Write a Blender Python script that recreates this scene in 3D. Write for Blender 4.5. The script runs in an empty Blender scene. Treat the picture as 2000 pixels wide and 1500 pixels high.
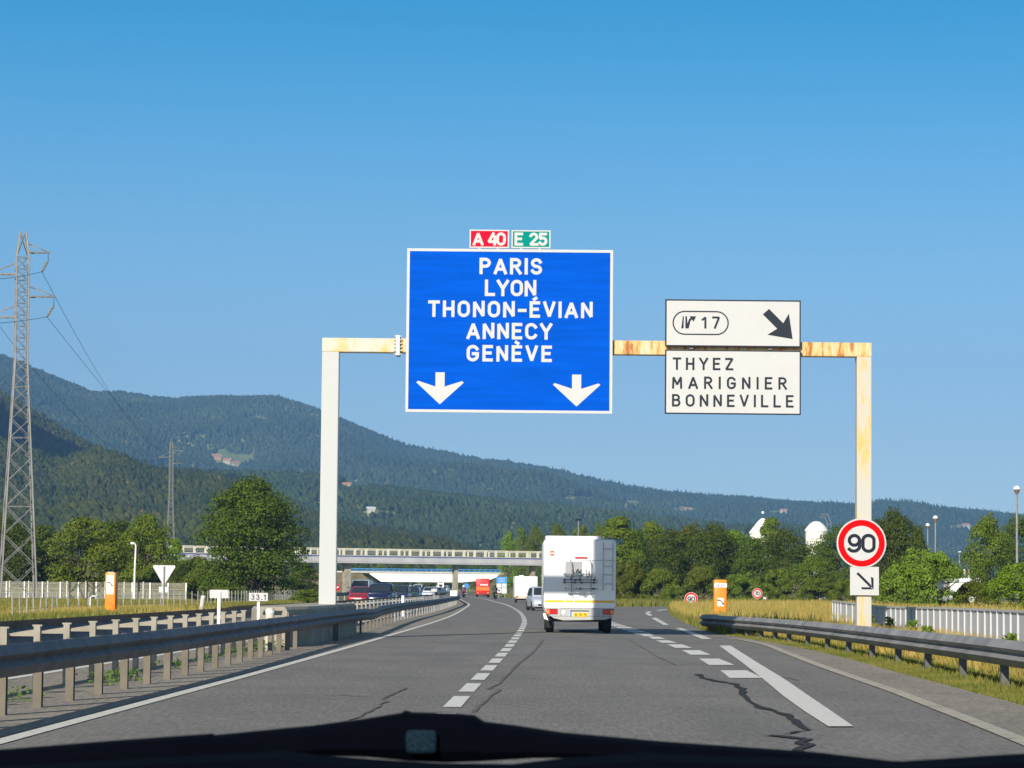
import bpy, bmesh, math, random
import numpy as np
from mathutils import Vector, Matrix, Euler

# ------------------------------------------------------------------ camera, world, sun
SC = bpy.context.scene
COL = SC.collection
FPX = 5500.0                      # focal length in pixels of a 2000 px wide frame
CAMZ = 1.3
cam_d = bpy.data.cameras.new('camera'); CAM = bpy.data.objects.new('camera', cam_d); COL.objects.link(CAM)
cam_d.sensor_width = 36.0; cam_d.lens = 36.0 * FPX / 2000.0
cam_d.clip_start = 0.05; cam_d.clip_end = 30000
PITCH = math.atan2(400.0, FPX)
CROT = (Matrix.Rotation(math.radians(90) + PITCH, 3, 'X') @ Matrix.Rotation(math.radians(0.53), 3, 'Z'))
CAM.matrix_world = Matrix.Translation((0, 0, CAMZ)) @ CROT.to_4x4()
cam_d.dof.use_dof = True; cam_d.dof.focus_distance = 90.0; cam_d.dof.aperture_fstop = 92.0
SC.camera = CAM

SUN_AZ = math.radians(22.0)       # the light travels 23 degrees to the right of straight ahead
SUN_EL = math.radians(24.0)
world = bpy.data.worlds.new("World"); SC.world = world; world.use_nodes = True
wn = world.node_tree.nodes; wl = world.node_tree.links; wn.clear()
w_out = wn.new('ShaderNodeOutputWorld'); w_bg = wn.new('ShaderNodeBackground')
w_sky = wn.new('ShaderNodeTexSky'); w_sky.sky_type = 'NISHITA'; w_sky.sun_disc = False
w_sky.sun_elevation = SUN_EL; w_sky.sun_rotation = math.pi + SUN_AZ
w_sky.altitude = 500; w_sky.air_density = 1.0; w_sky.dust_density = 0.9; w_sky.ozone_density = 3.0
w_tc = wn.new('ShaderNodeTexCoord'); w_mp = wn.new('ShaderNodeMapping')
w_mp.inputs['Scale'].default_value = (1, 1, 3.4); w_mp.inputs['Location'].default_value = (0, 0, 0.03)
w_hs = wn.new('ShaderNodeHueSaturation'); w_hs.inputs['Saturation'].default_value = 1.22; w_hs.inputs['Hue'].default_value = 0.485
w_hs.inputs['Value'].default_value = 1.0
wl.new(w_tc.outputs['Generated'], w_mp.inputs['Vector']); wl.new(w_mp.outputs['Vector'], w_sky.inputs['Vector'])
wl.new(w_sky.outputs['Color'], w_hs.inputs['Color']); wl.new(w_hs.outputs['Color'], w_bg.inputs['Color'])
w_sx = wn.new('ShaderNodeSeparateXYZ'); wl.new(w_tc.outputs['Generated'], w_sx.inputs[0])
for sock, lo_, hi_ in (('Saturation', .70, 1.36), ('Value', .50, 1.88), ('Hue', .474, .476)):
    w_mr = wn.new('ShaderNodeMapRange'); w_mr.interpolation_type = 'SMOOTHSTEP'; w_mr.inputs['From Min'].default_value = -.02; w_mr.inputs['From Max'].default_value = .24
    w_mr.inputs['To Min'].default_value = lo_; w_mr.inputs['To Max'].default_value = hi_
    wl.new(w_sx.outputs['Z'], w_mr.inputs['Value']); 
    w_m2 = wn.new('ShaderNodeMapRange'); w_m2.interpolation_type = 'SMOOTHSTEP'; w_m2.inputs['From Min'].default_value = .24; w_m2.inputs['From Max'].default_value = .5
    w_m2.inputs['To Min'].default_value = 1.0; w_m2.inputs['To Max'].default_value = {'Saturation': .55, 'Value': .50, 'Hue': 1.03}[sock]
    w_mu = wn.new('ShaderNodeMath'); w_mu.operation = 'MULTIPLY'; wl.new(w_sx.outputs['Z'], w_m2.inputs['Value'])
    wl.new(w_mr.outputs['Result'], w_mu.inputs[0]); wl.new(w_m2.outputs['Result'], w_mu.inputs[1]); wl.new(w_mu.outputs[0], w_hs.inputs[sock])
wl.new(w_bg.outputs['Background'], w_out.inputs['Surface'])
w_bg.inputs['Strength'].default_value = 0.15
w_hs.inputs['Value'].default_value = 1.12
sun_d = bpy.data.lights.new('sun', 'SUN'); SUN = bpy.data.objects.new('sun', sun_d); COL.objects.link(SUN)
sun_d.energy = 5.0; sun_d.angle = math.radians(0.53); sun_d.color = (1.0, 0.93, 0.80)
SUN.rotation_euler = Vector((math.sin(SUN_AZ) * math.cos(SUN_EL), math.cos(SUN_AZ) * math.cos(SUN_EL), -math.sin(SUN_EL))).to_track_quat('-Z', 'Y').to_euler()
SC.view_settings.view_transform = 'Standard'; SC.view_settings.look = 'None'
SC.view_settings.exposure = 0.3; SC.view_settings.gamma = 1.0
SC.cycles.volume_bounces = 0; SC.cycles.max_bounces = 6; SC.cycles.transparent_max_bounces = 12

# ------------------------------------------------------------------ from the photograph to the place
def ray(u, v):
    return CROT @ Vector(((u - 1000.0) / FPX, (750.0 - v) / FPX, -1.0))
def G(u, v, z=0.0):               # where a sight line meets the level z
    r = ray(u, v); t = (z - CAMZ) / r.z
    return Vector((r.x * t, r.y * t, z))
def P(u, v, Y):                   # where a sight line reaches the distance Y
    r = ray(u, v); t = Y / r.y
    return Vector((r.x * t, Y, CAMZ + r.z * t))

def smooth_fn(pts):
    xs = np.array([p[0] for p in pts], float); ys = np.array([p[1] for p in pts], float)
    m = np.gradient(ys, xs)
    def f(x):
        if x <= xs[0]: return float(ys[0] + m[0] * (x - xs[0]))
        if x >= xs[-1]: return float(ys[-1] + m[-1] * (x - xs[-1]))
        i = int(np.searchsorted(xs, x) - 1); h = xs[i + 1] - xs[i]; t = (x - xs[i]) / h
        return float((2*t**3 - 3*t*t + 1) * ys[i] + (t**3 - 2*t*t + t) * h * m[i] + (-2*t**3 + 3*t*t) * ys[i+1] + (t**3 - t*t) * h * m[i+1])
    return f

# ------------------------------------------------------------------ objects, names, labels
def tag(o, label=None, cat=None, group=None, kind=None):
    if label: o['label'] = label
    if cat: o['category'] = cat
    if group: o['group'] = group
    if kind: o['kind'] = kind
    return o
def thing(name, label, cat, loc=(0, 0, 0), rz=0.0, group=None):
    o = bpy.data.objects.new(name, None); COL.objects.link(o)
    o.empty_display_size = 0.3
    o.location = loc; o.rotation_euler = (0, 0, rz)
    return tag(o, label, cat, group)
def copy_tree(o, parent=None):
    c = o.copy(); COL.objects.link(c); c.parent = parent
    for ch in [x for x in bpy.data.objects if x.parent == o]:
        copy_tree(ch, c)
    return c
def place_copy(src, loc, rz, label, group=None, scale=None):
    c = copy_tree(src); c.location = loc; c.rotation_euler = (0, 0, rz); c['label'] = label
    if scale: c.scale = scale
    if group: c['group'] = group
    elif 'group' in c: del c['group']
    return c

class MB:
    """collects shapes and links them as ONE mesh object"""
    def __init__(s): s.v = []; s.f = []; s.m = []
    def add(s, vs, fs, mi=0):
        n = len(s.v); s.v += [tuple(p) for p in vs]
        s.f += [tuple(i + n for i in f) for f in fs]; s.m += [mi] * len(fs); return s
    def box(s, c, size, rz=0.0, mi=0, M=None):
        hx, hy, hz = [a / 2 for a in size]
        vs = [Vector((x, y, z)) for x in (-hx, hx) for y in (-hy, hy) for z in (-hz, hz)]
        R = Matrix.Rotation(rz, 3, 'Z') if M is None else M
        vs = [R @ p + Vector(c) for p in vs]
        return s.add(vs, [(0,1,3,2),(4,6,7,5),(0,4,5,1),(2,3,7,6),(0,2,6,4),(1,5,7,3)], mi)
    def bbox(s, x0, x1, y0, y1, z0, z1, mi=0):
        return s.box(((x0+x1)/2, (y0+y1)/2, (z0+z1)/2), (abs(x1-x0), abs(y1-y0), abs(z1-z0)), 0, mi)
    def rbox(s, x0, x1, y0, y1, z0, z1, r=0.02, seg=3, mi=0, axis='z'):
        """box with rounded edges (all of them)"""
        bm = bmesh.new(); bmesh.ops.create_cube(bm, size=1)
        for q in bm.verts:
            q.co = Vector(((x0+x1)/2 + q.co.x*(x1-x0), (y0+y1)/2 + q.co.y*(y1-y0), (z0+z1)/2 + q.co.z*(z1-z0)))
        bmesh.ops.bevel(bm, geom=list(bm.edges), offset=r, segments=seg, affect='EDGES', profile=0.5)
        bm.verts.index_update()
        s.add([q.co[:] for q in bm.verts], [[q.index for q in f.verts] for f in bm.faces], mi); bm.free(); return s
    def bar(s, p0, p1, w, h=None, mi=0, n=4, w1=None):
        p0 = Vector(p0); p1 = Vector(p1); d = p1 - p0
        if d.length < 1e-6: return s
        d.normalize(); up = Vector((0,0,1)) if abs(d.z) < 0.95 else Vector((0,1,0))
        a = d.cross(up).normalized(); b = a.cross(d).normalized(); h = w if h is None else h
        w1 = w if w1 is None else w1; h1 = h * w1 / w
        vs = []
        for (p, ww, hh) in ((p0, w, h), (p1, w1, h1)):
            if n == 4:
                vs += [p + a*ww/2 + b*hh/2, p - a*ww/2 + b*hh/2, p - a*ww/2 - b*hh/2, p + a*ww/2 - b*hh/2]
            else:
                vs += [p + a*math.cos(2*math.pi*k/n)*ww/2 + b*math.sin(2*math.pi*k/n)*hh/2 for k in range(n)]
        fs = [(k, (k+1) % n, n+(k+1) % n, n+k) for k in range(n)] + [tuple(range(n))[::-1], tuple(range(n, 2*n))]
        return s.add(vs, fs, mi)
    def tube(s, pts, r, n=8, mi=0, cap=True):
        pts = [Vector(p) for p in pts]; rr = r if isinstance(r, (list, tuple)) else [r] * len(pts)
        base = len(s.v); prev = None; vs = []
        for i, p in enumerate(pts):
            d = (pts[min(i+1, len(pts)-1)] - pts[max(i-1, 0)]).normalized()
            if prev is None:
                up = Vector((0,0,1)) if abs(d.z) < 0.9 else Vector((1,0,0)); a = d.cross(up).normalized()
            else:
                a = (prev - d * prev.dot(d)).normalized()
            prev = a; b = d.cross(a).normalized()
            vs += [p + (a*math.cos(2*math.pi*k/n) + b*math.sin(2*math.pi*k/n)) * rr[i] for k in range(n)]
        fs = []
        for i in range(len(pts)-1):
            for k in range(n):
                fs.append((i*n+k, i*n+(k+1) % n, (i+1)*n+(k+1) % n, (i+1)*n+k))
        if cap: fs += [tuple(range(n))[::-1], tuple((len(pts)-1)*n + k for k in range(n))]
        return s.add(vs, fs, mi)
    def prism(s, poly, y0, y1, mi=0, axis='y'):
        """poly of (x,z) pushed from y0 to y1 (axis y), (y,z) along x, or (x,y) along z"""
        n = len(poly)
        def mk(a, b, t): return {'y': (a, t, b), 'x': (t, a, b), 'z': (a, b, t)}[axis]
        vs = [mk(a, b, y0) for a, b in poly] + [mk(a, b, y1) for a, b in poly]
        fs = [tuple(range(n)), tuple(range(n, 2*n))[::-1]] + [(k, n+k, n+(k+1) % n, (k+1) % n) for k in range(n)]
        return s.add(vs, fs, mi)
    def lathe(s, prof, c=(0,0,0), n=24, axis='z', mi=0):
        vs = []; m = len(prof)
        for (r, h) in prof:
            for k in range(n):
                a = 2*math.pi*k/n; x, y = r*math.cos(a), r*math.sin(a)
                q = (x, y, h) if axis == 'z' else ((x, h, y) if axis == 'y' else (h, x, y))
                vs.append((q[0]+c[0], q[1]+c[1], q[2]+c[2]))
        fs = [(i*n+k, i*n+(k+1) % n, (i+1)*n+(k+1) % n, (i+1)*n+k) for i in range(m-1) for k in range(n)]
        fs += [tuple(range(n))[::-1], tuple((m-1)*n+k for k in range(n))]
        return s.add(vs, fs, mi)
    def ball(s, c, r, n=10, mi=0, sc=(1,1,1)):
        prof = [(max(1e-4, math.sin(math.pi*i/n)), -math.cos(math.pi*i/n)) for i in range(n+1)]
        nn = n*2; vs = []
        for (a, h) in prof:
            for k in range(nn):
                t = 2*math.pi*k/nn; vs.append((c[0]+a*math.cos(t)*r*sc[0], c[1]+a*math.sin(t)*r*sc[1], c[2]+h*r*sc[2]))
        fs = [(i*nn+k, i*nn+(k+1) % nn, (i+1)*nn+(k+1) % nn, (i+1)*nn+k) for i in range(n) for k in range(nn)]
        return s.add(vs, fs, mi)
    def loft(s, rings, mi=0, cap=True):
        n = len(rings[0]); vs = [p for r in rings for p in r]
        fs = [(i*n+k, i*n+(k+1) % n, (i+1)*n+(k+1) % n, (i+1)*n+k) for i in range(len(rings)-1) for k in range(n)]
        if cap: fs += [tuple(range(n))[::-1], tuple((len(rings)-1)*n+k for k in range(n))]
        return s.add(vs, fs, mi)
    def build(s, name, mats, parent=None, world=False, smooth=False, bevel=0.0, label=None, kind=None):
        me = bpy.data.meshes.new(name)
        off = Vector(parent.location) if (world and parent is not None) else Vector((0,0,0))
        me.from_pydata([(p[0]-off.x, p[1]-off.y, p[2]-off.z) for p in s.v], [], s.f)
        mats = mats if isinstance(mats, (list, tuple)) else [mats]
        for m in mats: me.materials.append(m)
        if len(mats) > 1: me.polygons.foreach_set('material_index', s.m)
        bm = bmesh.new(); bm.from_mesh(me); bmesh.ops.recalc_face_normals(bm, faces=bm.faces)
        if bevel > 0:
            es = [e for e in bm.edges if len(e.link_faces) == 2 and e.calc_face_angle(0) > 0.6]
            bmesh.ops.bevel(bm, geom=es, offset=bevel, segments=2, affect='EDGES')
        bm.to_mesh(me); bm.free()
        if smooth:
            me.polygons.foreach_set('use_smooth', [True] * len(me.polygons))
            me.set_sharp_from_angle(angle=math.radians(38))
        o = bpy.data.objects.new(name, me); COL.objects.link(o)
        if parent is not None: o.parent = parent
        if label: o['label'] = label
        if kind: o['kind'] = kind
        return o

# ------------------------------------------------------------------ materials
MATS = {}
def mat(name, col, rough=0.6, metal=0.0, var=0.0, scale=3.0, col2=None, bump=0.0, bscale=None, spec=0.5, coat=0.0, detail=4.0):
    if name in MATS: return MATS[name]
    m = bpy.data.materials.new(name); m.use_nodes = True; nt = m.node_tree; b = nt.nodes['Principled BSDF']
    b.inputs['Roughness'].default_value = rough; b.inputs['Metallic'].default_value = metal
    b.inputs['Specular IOR Level'].default_value = spec
    if coat: b.inputs['Coat Weight'].default_value = coat; b.inputs['Coat Roughness'].default_value = 0.08
    b.inputs['Base Color'].default_value = (*col, 1)
    tc = nt.nodes.new('ShaderNodeTexCoord')
    if var > 0 or col2 is not None:
        nz = nt.nodes.new('ShaderNodeTexNoise'); nz.inputs['Scale'].default_value = scale; nz.inputs['Detail'].default_value = detail
        nt.links.new(tc.outputs['Object'], nz.inputs['Vector'])
        rp = nt.nodes.new('ShaderNodeValToRGB'); rp.color_ramp.elements[0].position = 0.32; rp.color_ramp.elements[1].position = 0.68
        c2 = col2 if col2 is not None else tuple(c * (1 - var) for c in col)
        rp.color_ramp.elements[0].color = (*c2, 1); rp.color_ramp.elements[1].color = (*col, 1)
        nt.links.new(nz.outputs['Fac'], rp.inputs['Fac']); nt.links.new(rp.outputs['Color'], b.inputs['Base Color'])
    if bump > 0:
        nb = nt.nodes.new('ShaderNodeTexNoise'); nb.inputs['Scale'].default_value = bscale or scale * 6; nb.inputs['Detail'].default_value = 5
        nt.links.new(tc.outputs['Object'], nb.inputs['Vector'])
        bp = nt.nodes.new('ShaderNodeBump'); bp.inputs['Strength'].default_value = bump; bp.inputs['Distance'].default_value = 0.05
        nt.links.new(nb.outputs['Fac'], bp.inputs['Height']); nt.links.new(bp.outputs['Normal'], b.inputs['Normal'])
    MATS[name] = m; return m
def nodes_of(m): return m.node_tree.nodes, m.node_tree.links, m.node_tree.nodes['Principled BSDF']

def asphalt(name, base, patch, grain=0.5):
    m = mat(name, base, 0.85, spec=0.3); n, l, b = nodes_of(m); tc = n.new('ShaderNodeTexCoord')
    n1 = n.new('ShaderNodeTexNoise'); n1.inputs['Scale'].default_value = 14; n1.inputs['Detail'].default_value = 4; n1.inputs['Roughness'].default_value = .85
    n2 = n.new('ShaderNodeTexNoise'); n2.inputs['Scale'].default_value = 0.35; n2.inputs['Detail'].default_value = 5
    mp = n.new('ShaderNodeMapping'); mp.inputs['Scale'].default_value = (1.0, 0.12, 1.0)
    n3 = n.new('ShaderNodeTexNoise'); n3.inputs['Scale'].default_value = 1.1; n3.inputs['Detail'].default_value = 3
    mpg = n.new('ShaderNodeMapping'); mpg.inputs['Scale'].default_value = (1.7, 0.14, 1.0); l.new(tc.outputs['Object'], mpg.inputs['Vector']); l.new(mpg.outputs['Vector'], n1.inputs['Vector']); l.new(tc.outputs['Object'], n2.inputs['Vector'])
    l.new(tc.outputs['Object'], mp.inputs['Vector']); l.new(mp.outputs['Vector'], n3.inputs['Vector'])
    mx = n.new('ShaderNodeMix'); mx.data_type = 'RGBA'; mx.inputs['A'].default_value = (*patch, 1); mx.inputs['B'].default_value = (*base, 1)
    ad = n.new('ShaderNodeMath'); ad.operation = 'MULTIPLY_ADD'; ad.inputs[1].default_value = 0.5
    l.new(n3.outputs['Fac'], ad.inputs[0])
    h2 = n.new('ShaderNodeMath'); h2.operation = 'MULTIPLY'; h2.inputs[1].default_value = 0.5; l.new(n2.outputs['Fac'], h2.inputs[0]); l.new(h2.outputs[0], ad.inputs[2])
    mr = n.new('ShaderNodeMapRange'); mr.inputs['From Min'].default_value = 0.38; mr.inputs['From Max'].default_value = 0.62
    l.new(ad.outputs[0], mr.inputs['Value']); l.new(mr.outputs['Result'], mx.inputs['Factor'])
    g = n.new('ShaderNodeMapRange'); g.inputs['From Min'].default_value = 0.3; g.inputs['From Max'].default_value = 0.7
    g.inputs['To Min'].default_value = 1 - grain; g.inputs['To Max'].default_value = 1 + grain
    l.new(n1.outputs['Fac'], g.inputs['Value'])
    ml = n.new('ShaderNodeVectorMath'); ml.operation = 'SCALE'; l.new(mx.outputs['Result'], ml.inputs[0]); l.new(g.outputs['Result'], ml.inputs['Scale'])
    l.new(ml.outputs['Vector'], b.inputs['Base Color'])
    return m
M_ASPH = asphalt('asphalt', (0.198, 0.182, 0.162), (0.155, 0.143, 0.128), 0.40)
M_SHOULDER = asphalt('shoulder_asphalt', (0.29, 0.25, 0.20), (0.215, 0.19, 0.155), 0.5)
M_SEAL = mat('crack_sealant', (0.04, 0.04, 0.042), 0.9, spec=.1)
def worn(name, col, under, amt, scale=9.0):
    m = mat(name, col, 0.7); n, l, b = nodes_of(m); tc = n.new('ShaderNodeTexCoord')
    a = n.new('ShaderNodeTexNoise'); a.inputs['Scale'].default_value = scale; a.inputs['Detail'].default_value = 6
    l.new(tc.outputs['Object'], a.inputs['Vector'])
    r = n.new('ShaderNodeValToRGB'); r.color_ramp.elements[0].position = max(0.0, amt - 0.08); r.color_ramp.elements[1].position = amt + 0.08
    r.color_ramp.elements[0].color = (*under, 1); r.color_ramp.elements[1].color = (*col, 1)
    l.new(a.outputs['Fac'], r.inputs['Fac']); l.new(r.outputs['Color'], b.inputs['Base Color']); return m
M_LINE = worn('road_line_paint', (0.66, 0.63, 0.57), (0.42, 0.40, 0.35), 0.36)
M_LINE_Y = worn('edge_line_paint', (0.62, 0.60, 0.52), (0.36, 0.34, 0.29), 0.38)
M_LINE_OLD = worn('faded_line_paint', (0.42, 0.37, 0.28), (0.29, 0.25, 0.19), 0.42, 3.0)

def painted_steel(name, rust_lo, rust_hi, paint=(0.72, 0.70, 0.60), streak=(1.6, 1.6, 0.5), scale=1.5):
    m = mat(name, paint, 0.5); n, l, b = nodes_of(m); tc = n.new('ShaderNodeTexCoord')
    mp = n.new('ShaderNodeMapping'); mp.inputs['Scale'].default_value = streak
    a = n.new('ShaderNodeTexNoise'); a.inputs['Scale'].default_value = scale; a.inputs['Detail'].default_value = 8; a.inputs['Roughness'].default_value = 0.68
    l.new(tc.outputs['Object'], mp.inputs['Vector']); l.new(mp.outputs['Vector'], a.inputs['Vector'])
    r = n.new('ShaderNodeValToRGB'); e = r.color_ramp.elements
    e[0].position = rust_lo; e[0].color = (*paint, 1); e[1].position = rust_hi; e[1].color = (0.34, 0.11, 0.015, 1)
    k = e.new((rust_lo + rust_hi) / 2); k.color = (0.68, 0.42, 0.14, 1)
    l.new(a.outputs['Fac'], r.inputs['Fac']); l.new(r.outputs['Color'], b.inputs['Base Color']); return m
M_POST_CLEAN = painted_steel('post_paint', 0.74, 0.98, (0.44, 0.45, 0.445), (3, 3, 0.25))
M_POST_RUST = painted_steel('rusty_post_paint', 0.50, 0.74, (0.47, 0.455, 0.40), (2.6, 2.6, 0.5))
M_BEAM_L = painted_steel('beam_paint', 0.47, 0.74, (0.50, 0.49, 0.41), (1.2, 1.2, 0.8))
M_BEAM_R = painted_steel('rusty_beam_paint', 0.40, 0.60, (0.52, 0.49, 0.35), (3.2, 3.2, 0.7))

M_GALV = mat('galvanised_steel', (0.27, 0.27, 0.27), 0.6, 0.2, 0.35, 1.2)
M_GALV_D = mat('weathered_rail_steel', (0.17, 0.16, 0.155), 0.62, 0.12, 0.5, 1.7)
M_POSTS = mat('guard_post_steel', (0.155, 0.133, 0.098), 0.7, 0.0, 0.25, 4.0)
M_POSTS2 = mat('pale_post_steel', (0.33, 0.30, 0.24), 0.7, 0.0, 0.25, 4.0)
M_CONC = mat('concrete', (0.40, 0.36, 0.29), 0.9, 0, 0.35, 1.3, bump=0.3)
M_CONC_L = mat('pale_concrete', (0.55, 0.52, 0.46), 0.85, 0, 0.2, 0.6)
M_WHITE = mat('white_paint', (0.80, 0.79, 0.76), 0.45, 0, 0.08, 1.5)
M_SIGNW = mat('sign_white', (0.50, 0.495, 0.485), 0.4, 0, 0.04, 2.0)
M_SIGNBACK = mat('sign_back_grey', (0.55, 0.56, 0.57), 0.5, 0.2, 0.12, 3)
M_BLUE = mat('sign_blue', (0.0, 0.084, 0.54), 0.8, 0, 0.22, 1.0, spec=.04)
_n = [q for q in M_BLUE.node_tree.nodes if q.type == 'TEX_NOISE'][0]; _mp = M_BLUE.node_tree.nodes.new('ShaderNodeMapping'); _mp.inputs['Scale'].default_value = (.5, 1, 7)
_tc = [q for q in M_BLUE.node_tree.nodes if q.type == 'TEX_COORD'][0]; M_BLUE.node_tree.links.new(_tc.outputs['Object'], _mp.inputs['Vector']); M_BLUE.node_tree.links.new(_mp.outputs['Vector'], _n.inputs['Vector'])
M_RED = mat('sign_red', (0.66, 0.003, 0.005), 0.8, spec=.05)
M_ROUTE_RED = mat('route_red', (0.50, 0.006, 0.03), 0.8, spec=.05)
M_ROUTE_GREEN = mat('route_green', (0.0, 0.22, 0.18), 0.8, spec=.05)
M_INK = mat('sign_ink', (0.018, 0.022, 0.034), 0.8, spec=.08)
M_INK2 = mat('sign_ink_soft', (0.028, 0.034, 0.046), 0.8, spec=.08)
M_ORANGE = mat('orange_plastic', (0.86, 0.24, 0.01), 0.4, 0, 0.1, 2)
M_BLACK = mat('black_plastic', (0.008, 0.009, 0.012), 0.65)
M_RUBBER = mat('tyre_rubber', (0.014, 0.014, 0.015), 0.9)
M_GLASS = mat('dark_window_glass', (0.02, 0.027, 0.032), 0.06, 0, spec=0.9)
M_LAMP_R = mat('red_lamp_plastic', (0.48, 0.01, 0.012), 0.2)
M_LAMP_O = mat('orange_lamp_plastic', (0.85, 0.25, 0.02), 0.2)
M_LAMP_W = mat('headlamp_glass', (0.7, 0.72, 0.74), 0.1, 0.2)
M_RIM = mat('wheel_rim_alloy', (0.45, 0.45, 0.46), 0.35, 0.7)
M_YEL = mat('yellow_plate', (0.85, 0.52, 0.01), 0.4)
# ------------------------------------------------------------------ stroke lettering
def arc(cx, cy, rx, ry, a0, a1, n=10):
    return [(cx + rx*math.cos(math.radians(a0 + (a1-a0)*i/n)), cy + ry*math.sin(math.radians(a0 + (a1-a0)*i/n))) for i in range(n+1)]
_O = arc(.3, .68, .3, .32, 0, 180, 12) + arc(.3, .32, .3, .32, 180, 360, 12) + [(.6, .68)]
GL = {
 'A': (.66, [[(0,0),(.33,1),(.66,0)], [(.13,.27),(.53,.27)]]),
 'B': (.56, [[(0,0),(0,1),(.28,1)] + arc(.29,.77,.22,.23,90,-90,8) + [(0,.54)], [(.28,.54)] + arc(.30,.27,.26,.27,90,-90,8) + [(0,0)]]),
 'C': (.58, [arc(.3,.69,.3,.31,25,180,10) + arc(.3,.31,.3,.31,180,335,10)]),
 'E': (.48, [[(.48,1),(0,1),(0,0),(.48,0)], [(0,.52),(.4,.52)]]),
 'G': (.60, [arc(.3,.69,.3,.31,25,180,10) + arc(.3,.31,.3,.31,180,360,10) + [(.6,.46),(.34,.46)]]),
 'H': (.56, [[(0,0),(0,1)], [(.56,0),(.56,1)], [(0,.5),(.56,.5)]]),
 'I': (.0, [[(0,0),(0,1)]]),
 'L': (.46, [[(0,1),(0,0),(.46,0)]]),
 'M': (.70, [[(0,0),(.03,1),(.35,.3),(.67,1),(.70,0)]]),
 'N': (.56, [[(0,0),(0,1),(.56,0),(.56,1)]]),
 'O': (.60, [_O]),
 'P': (.54, [[(0,0),(0,1),(.28,1)] + arc(.28,.74,.26,.26,90,-90,8) + [(0,.48)]]),
 'R': (.56, [[(0,0),(0,1),(.28,1)] + arc(.28,.75,.25,.25,90,-90,8) + [(0,.5)], [(.26,.48),(.56,0)]]),
 'S': (.54, [arc(.27,.75,.26,.25,20,270,12) + arc(.27,.25,.27,.25,90,-160,12)]),
 'T': (.56, [[(0,1),(.56,1)], [(.28,.98),(.28,0)]]),
 'V': (.60, [[(0,1),(.3,0),(.6,1)]]),
 'Y': (.60, [[(0,1),(.3,.45),(.6,1)], [(.3,.45),(.3,0)]]),
 'Z': (.54, [[(0,1),(.54,1),(0,0),(.54,0)]]),
 '-': (.36, [[(0,.42),(.36,.42)]]),
 '.': (.05, [[(0,.03),(.12,.03)]]),
 ' ': (.30, []),
 '0': (.56, [arc(.28,.70,.28,.30,0,180,12) + arc(.28,.30,.28,.30,180,360,12) + [(.56,.70)]]),
 '1': (.24, [[(0,.78),(.24,1),(.24,0)]]),
 '2': (.54, [arc(.27,.73,.26,.27,160,-25,10) + [(0,0),(.56,0)]]),
 '3': (.52, [arc(.24,.76,.24,.24,150,-80,10) , arc(.24,.27,.27,.27,85,-150,10)]),
 '4': (.60, [[(.48,0),(.48,.0),(.48,.72)], [(.36,1),(0,.24),(.66,.24)]]),
 '5': (.54, [[(.5,1),(.08,1),(.04,.56)] + arc(.26,.32,.27,.31,125,-150,12)]),
 '7': (.52, [[(0,1),(.52,1),(.16,0)]]),
 '8': (.54, [arc(.27,.76,.23,.24,-90,270,14), arc(.27,.27,.27,.27,90,450,14)]),
 '9': (.54, [arc(.27,.68,.26,.31,-5,355,16), [(.54,.66)] + arc(.24,.32,.30,.32,10,-140,8)]),
}
def polyribbon(pts, w):
    n = len(pts); closed = (abs(pts[0][0]-pts[-1][0]) < 1e-6 and abs(pts[0][1]-pts[-1][1]) < 1e-6 and n > 3)
    if closed: pts = pts[:-1]; n -= 1
    L = []; R = []
    for i in range(n):
        p = Vector(pts[i]).to_2d() if False else Vector((pts[i][0], pts[i][1]))
        a = Vector(pts[(i-1) % n]) if (closed or i > 0) else None; b = Vector(pts[(i+1) % n]) if (closed or i < n-1) else None
        d0 = (p - Vector((a[0], a[1]))) if a is not None else None; d1 = (Vector((b[0], b[1])) - p) if b is not None else None
        if d0 is None or d0.length < 1e-9: d0 = d1
        if d1 is None or d1.length < 1e-9: d1 = d0
        d0 = d0.normalized(); d1 = d1.normalized()
        n0 = Vector((-d0.y, d0.x)); n1 = Vector((-d1.y, d1.x)); m = n0 + n1
        if m.length < 0.35: m = n0; k = 1.0
        else: m = m.normalized(); k = min(1.0 / max(0.25, m.dot(n0)), 1.7)
        L.append(p + m*w/2*k); R.append(p - m*w/2*k)
    vs = []; fs = []
    for a, b in zip(L, R): vs += [a, b]
    for i in range(n if closed else n-1):
        j = (i+1) % n; fs.append((2*i, 2*i+1, 2*j+1, 2*j))
    return vs, fs
ACC = {'É': ('E', [[(.20,1.26),(.30,1.34)]]), 'È': ('E', [[(.30,1.26),(.20,1.34)]])}
def text_width(s, h, t, gap, xs=1.0):
    tt = t/h; w = 0
    for i, c in enumerate(s):
        g = GL[ACC[c][0]] if c in ACC else GL[c]
        w += g[0]*0.92*xs + tt + gap
    return (w - gap) * h
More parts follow.
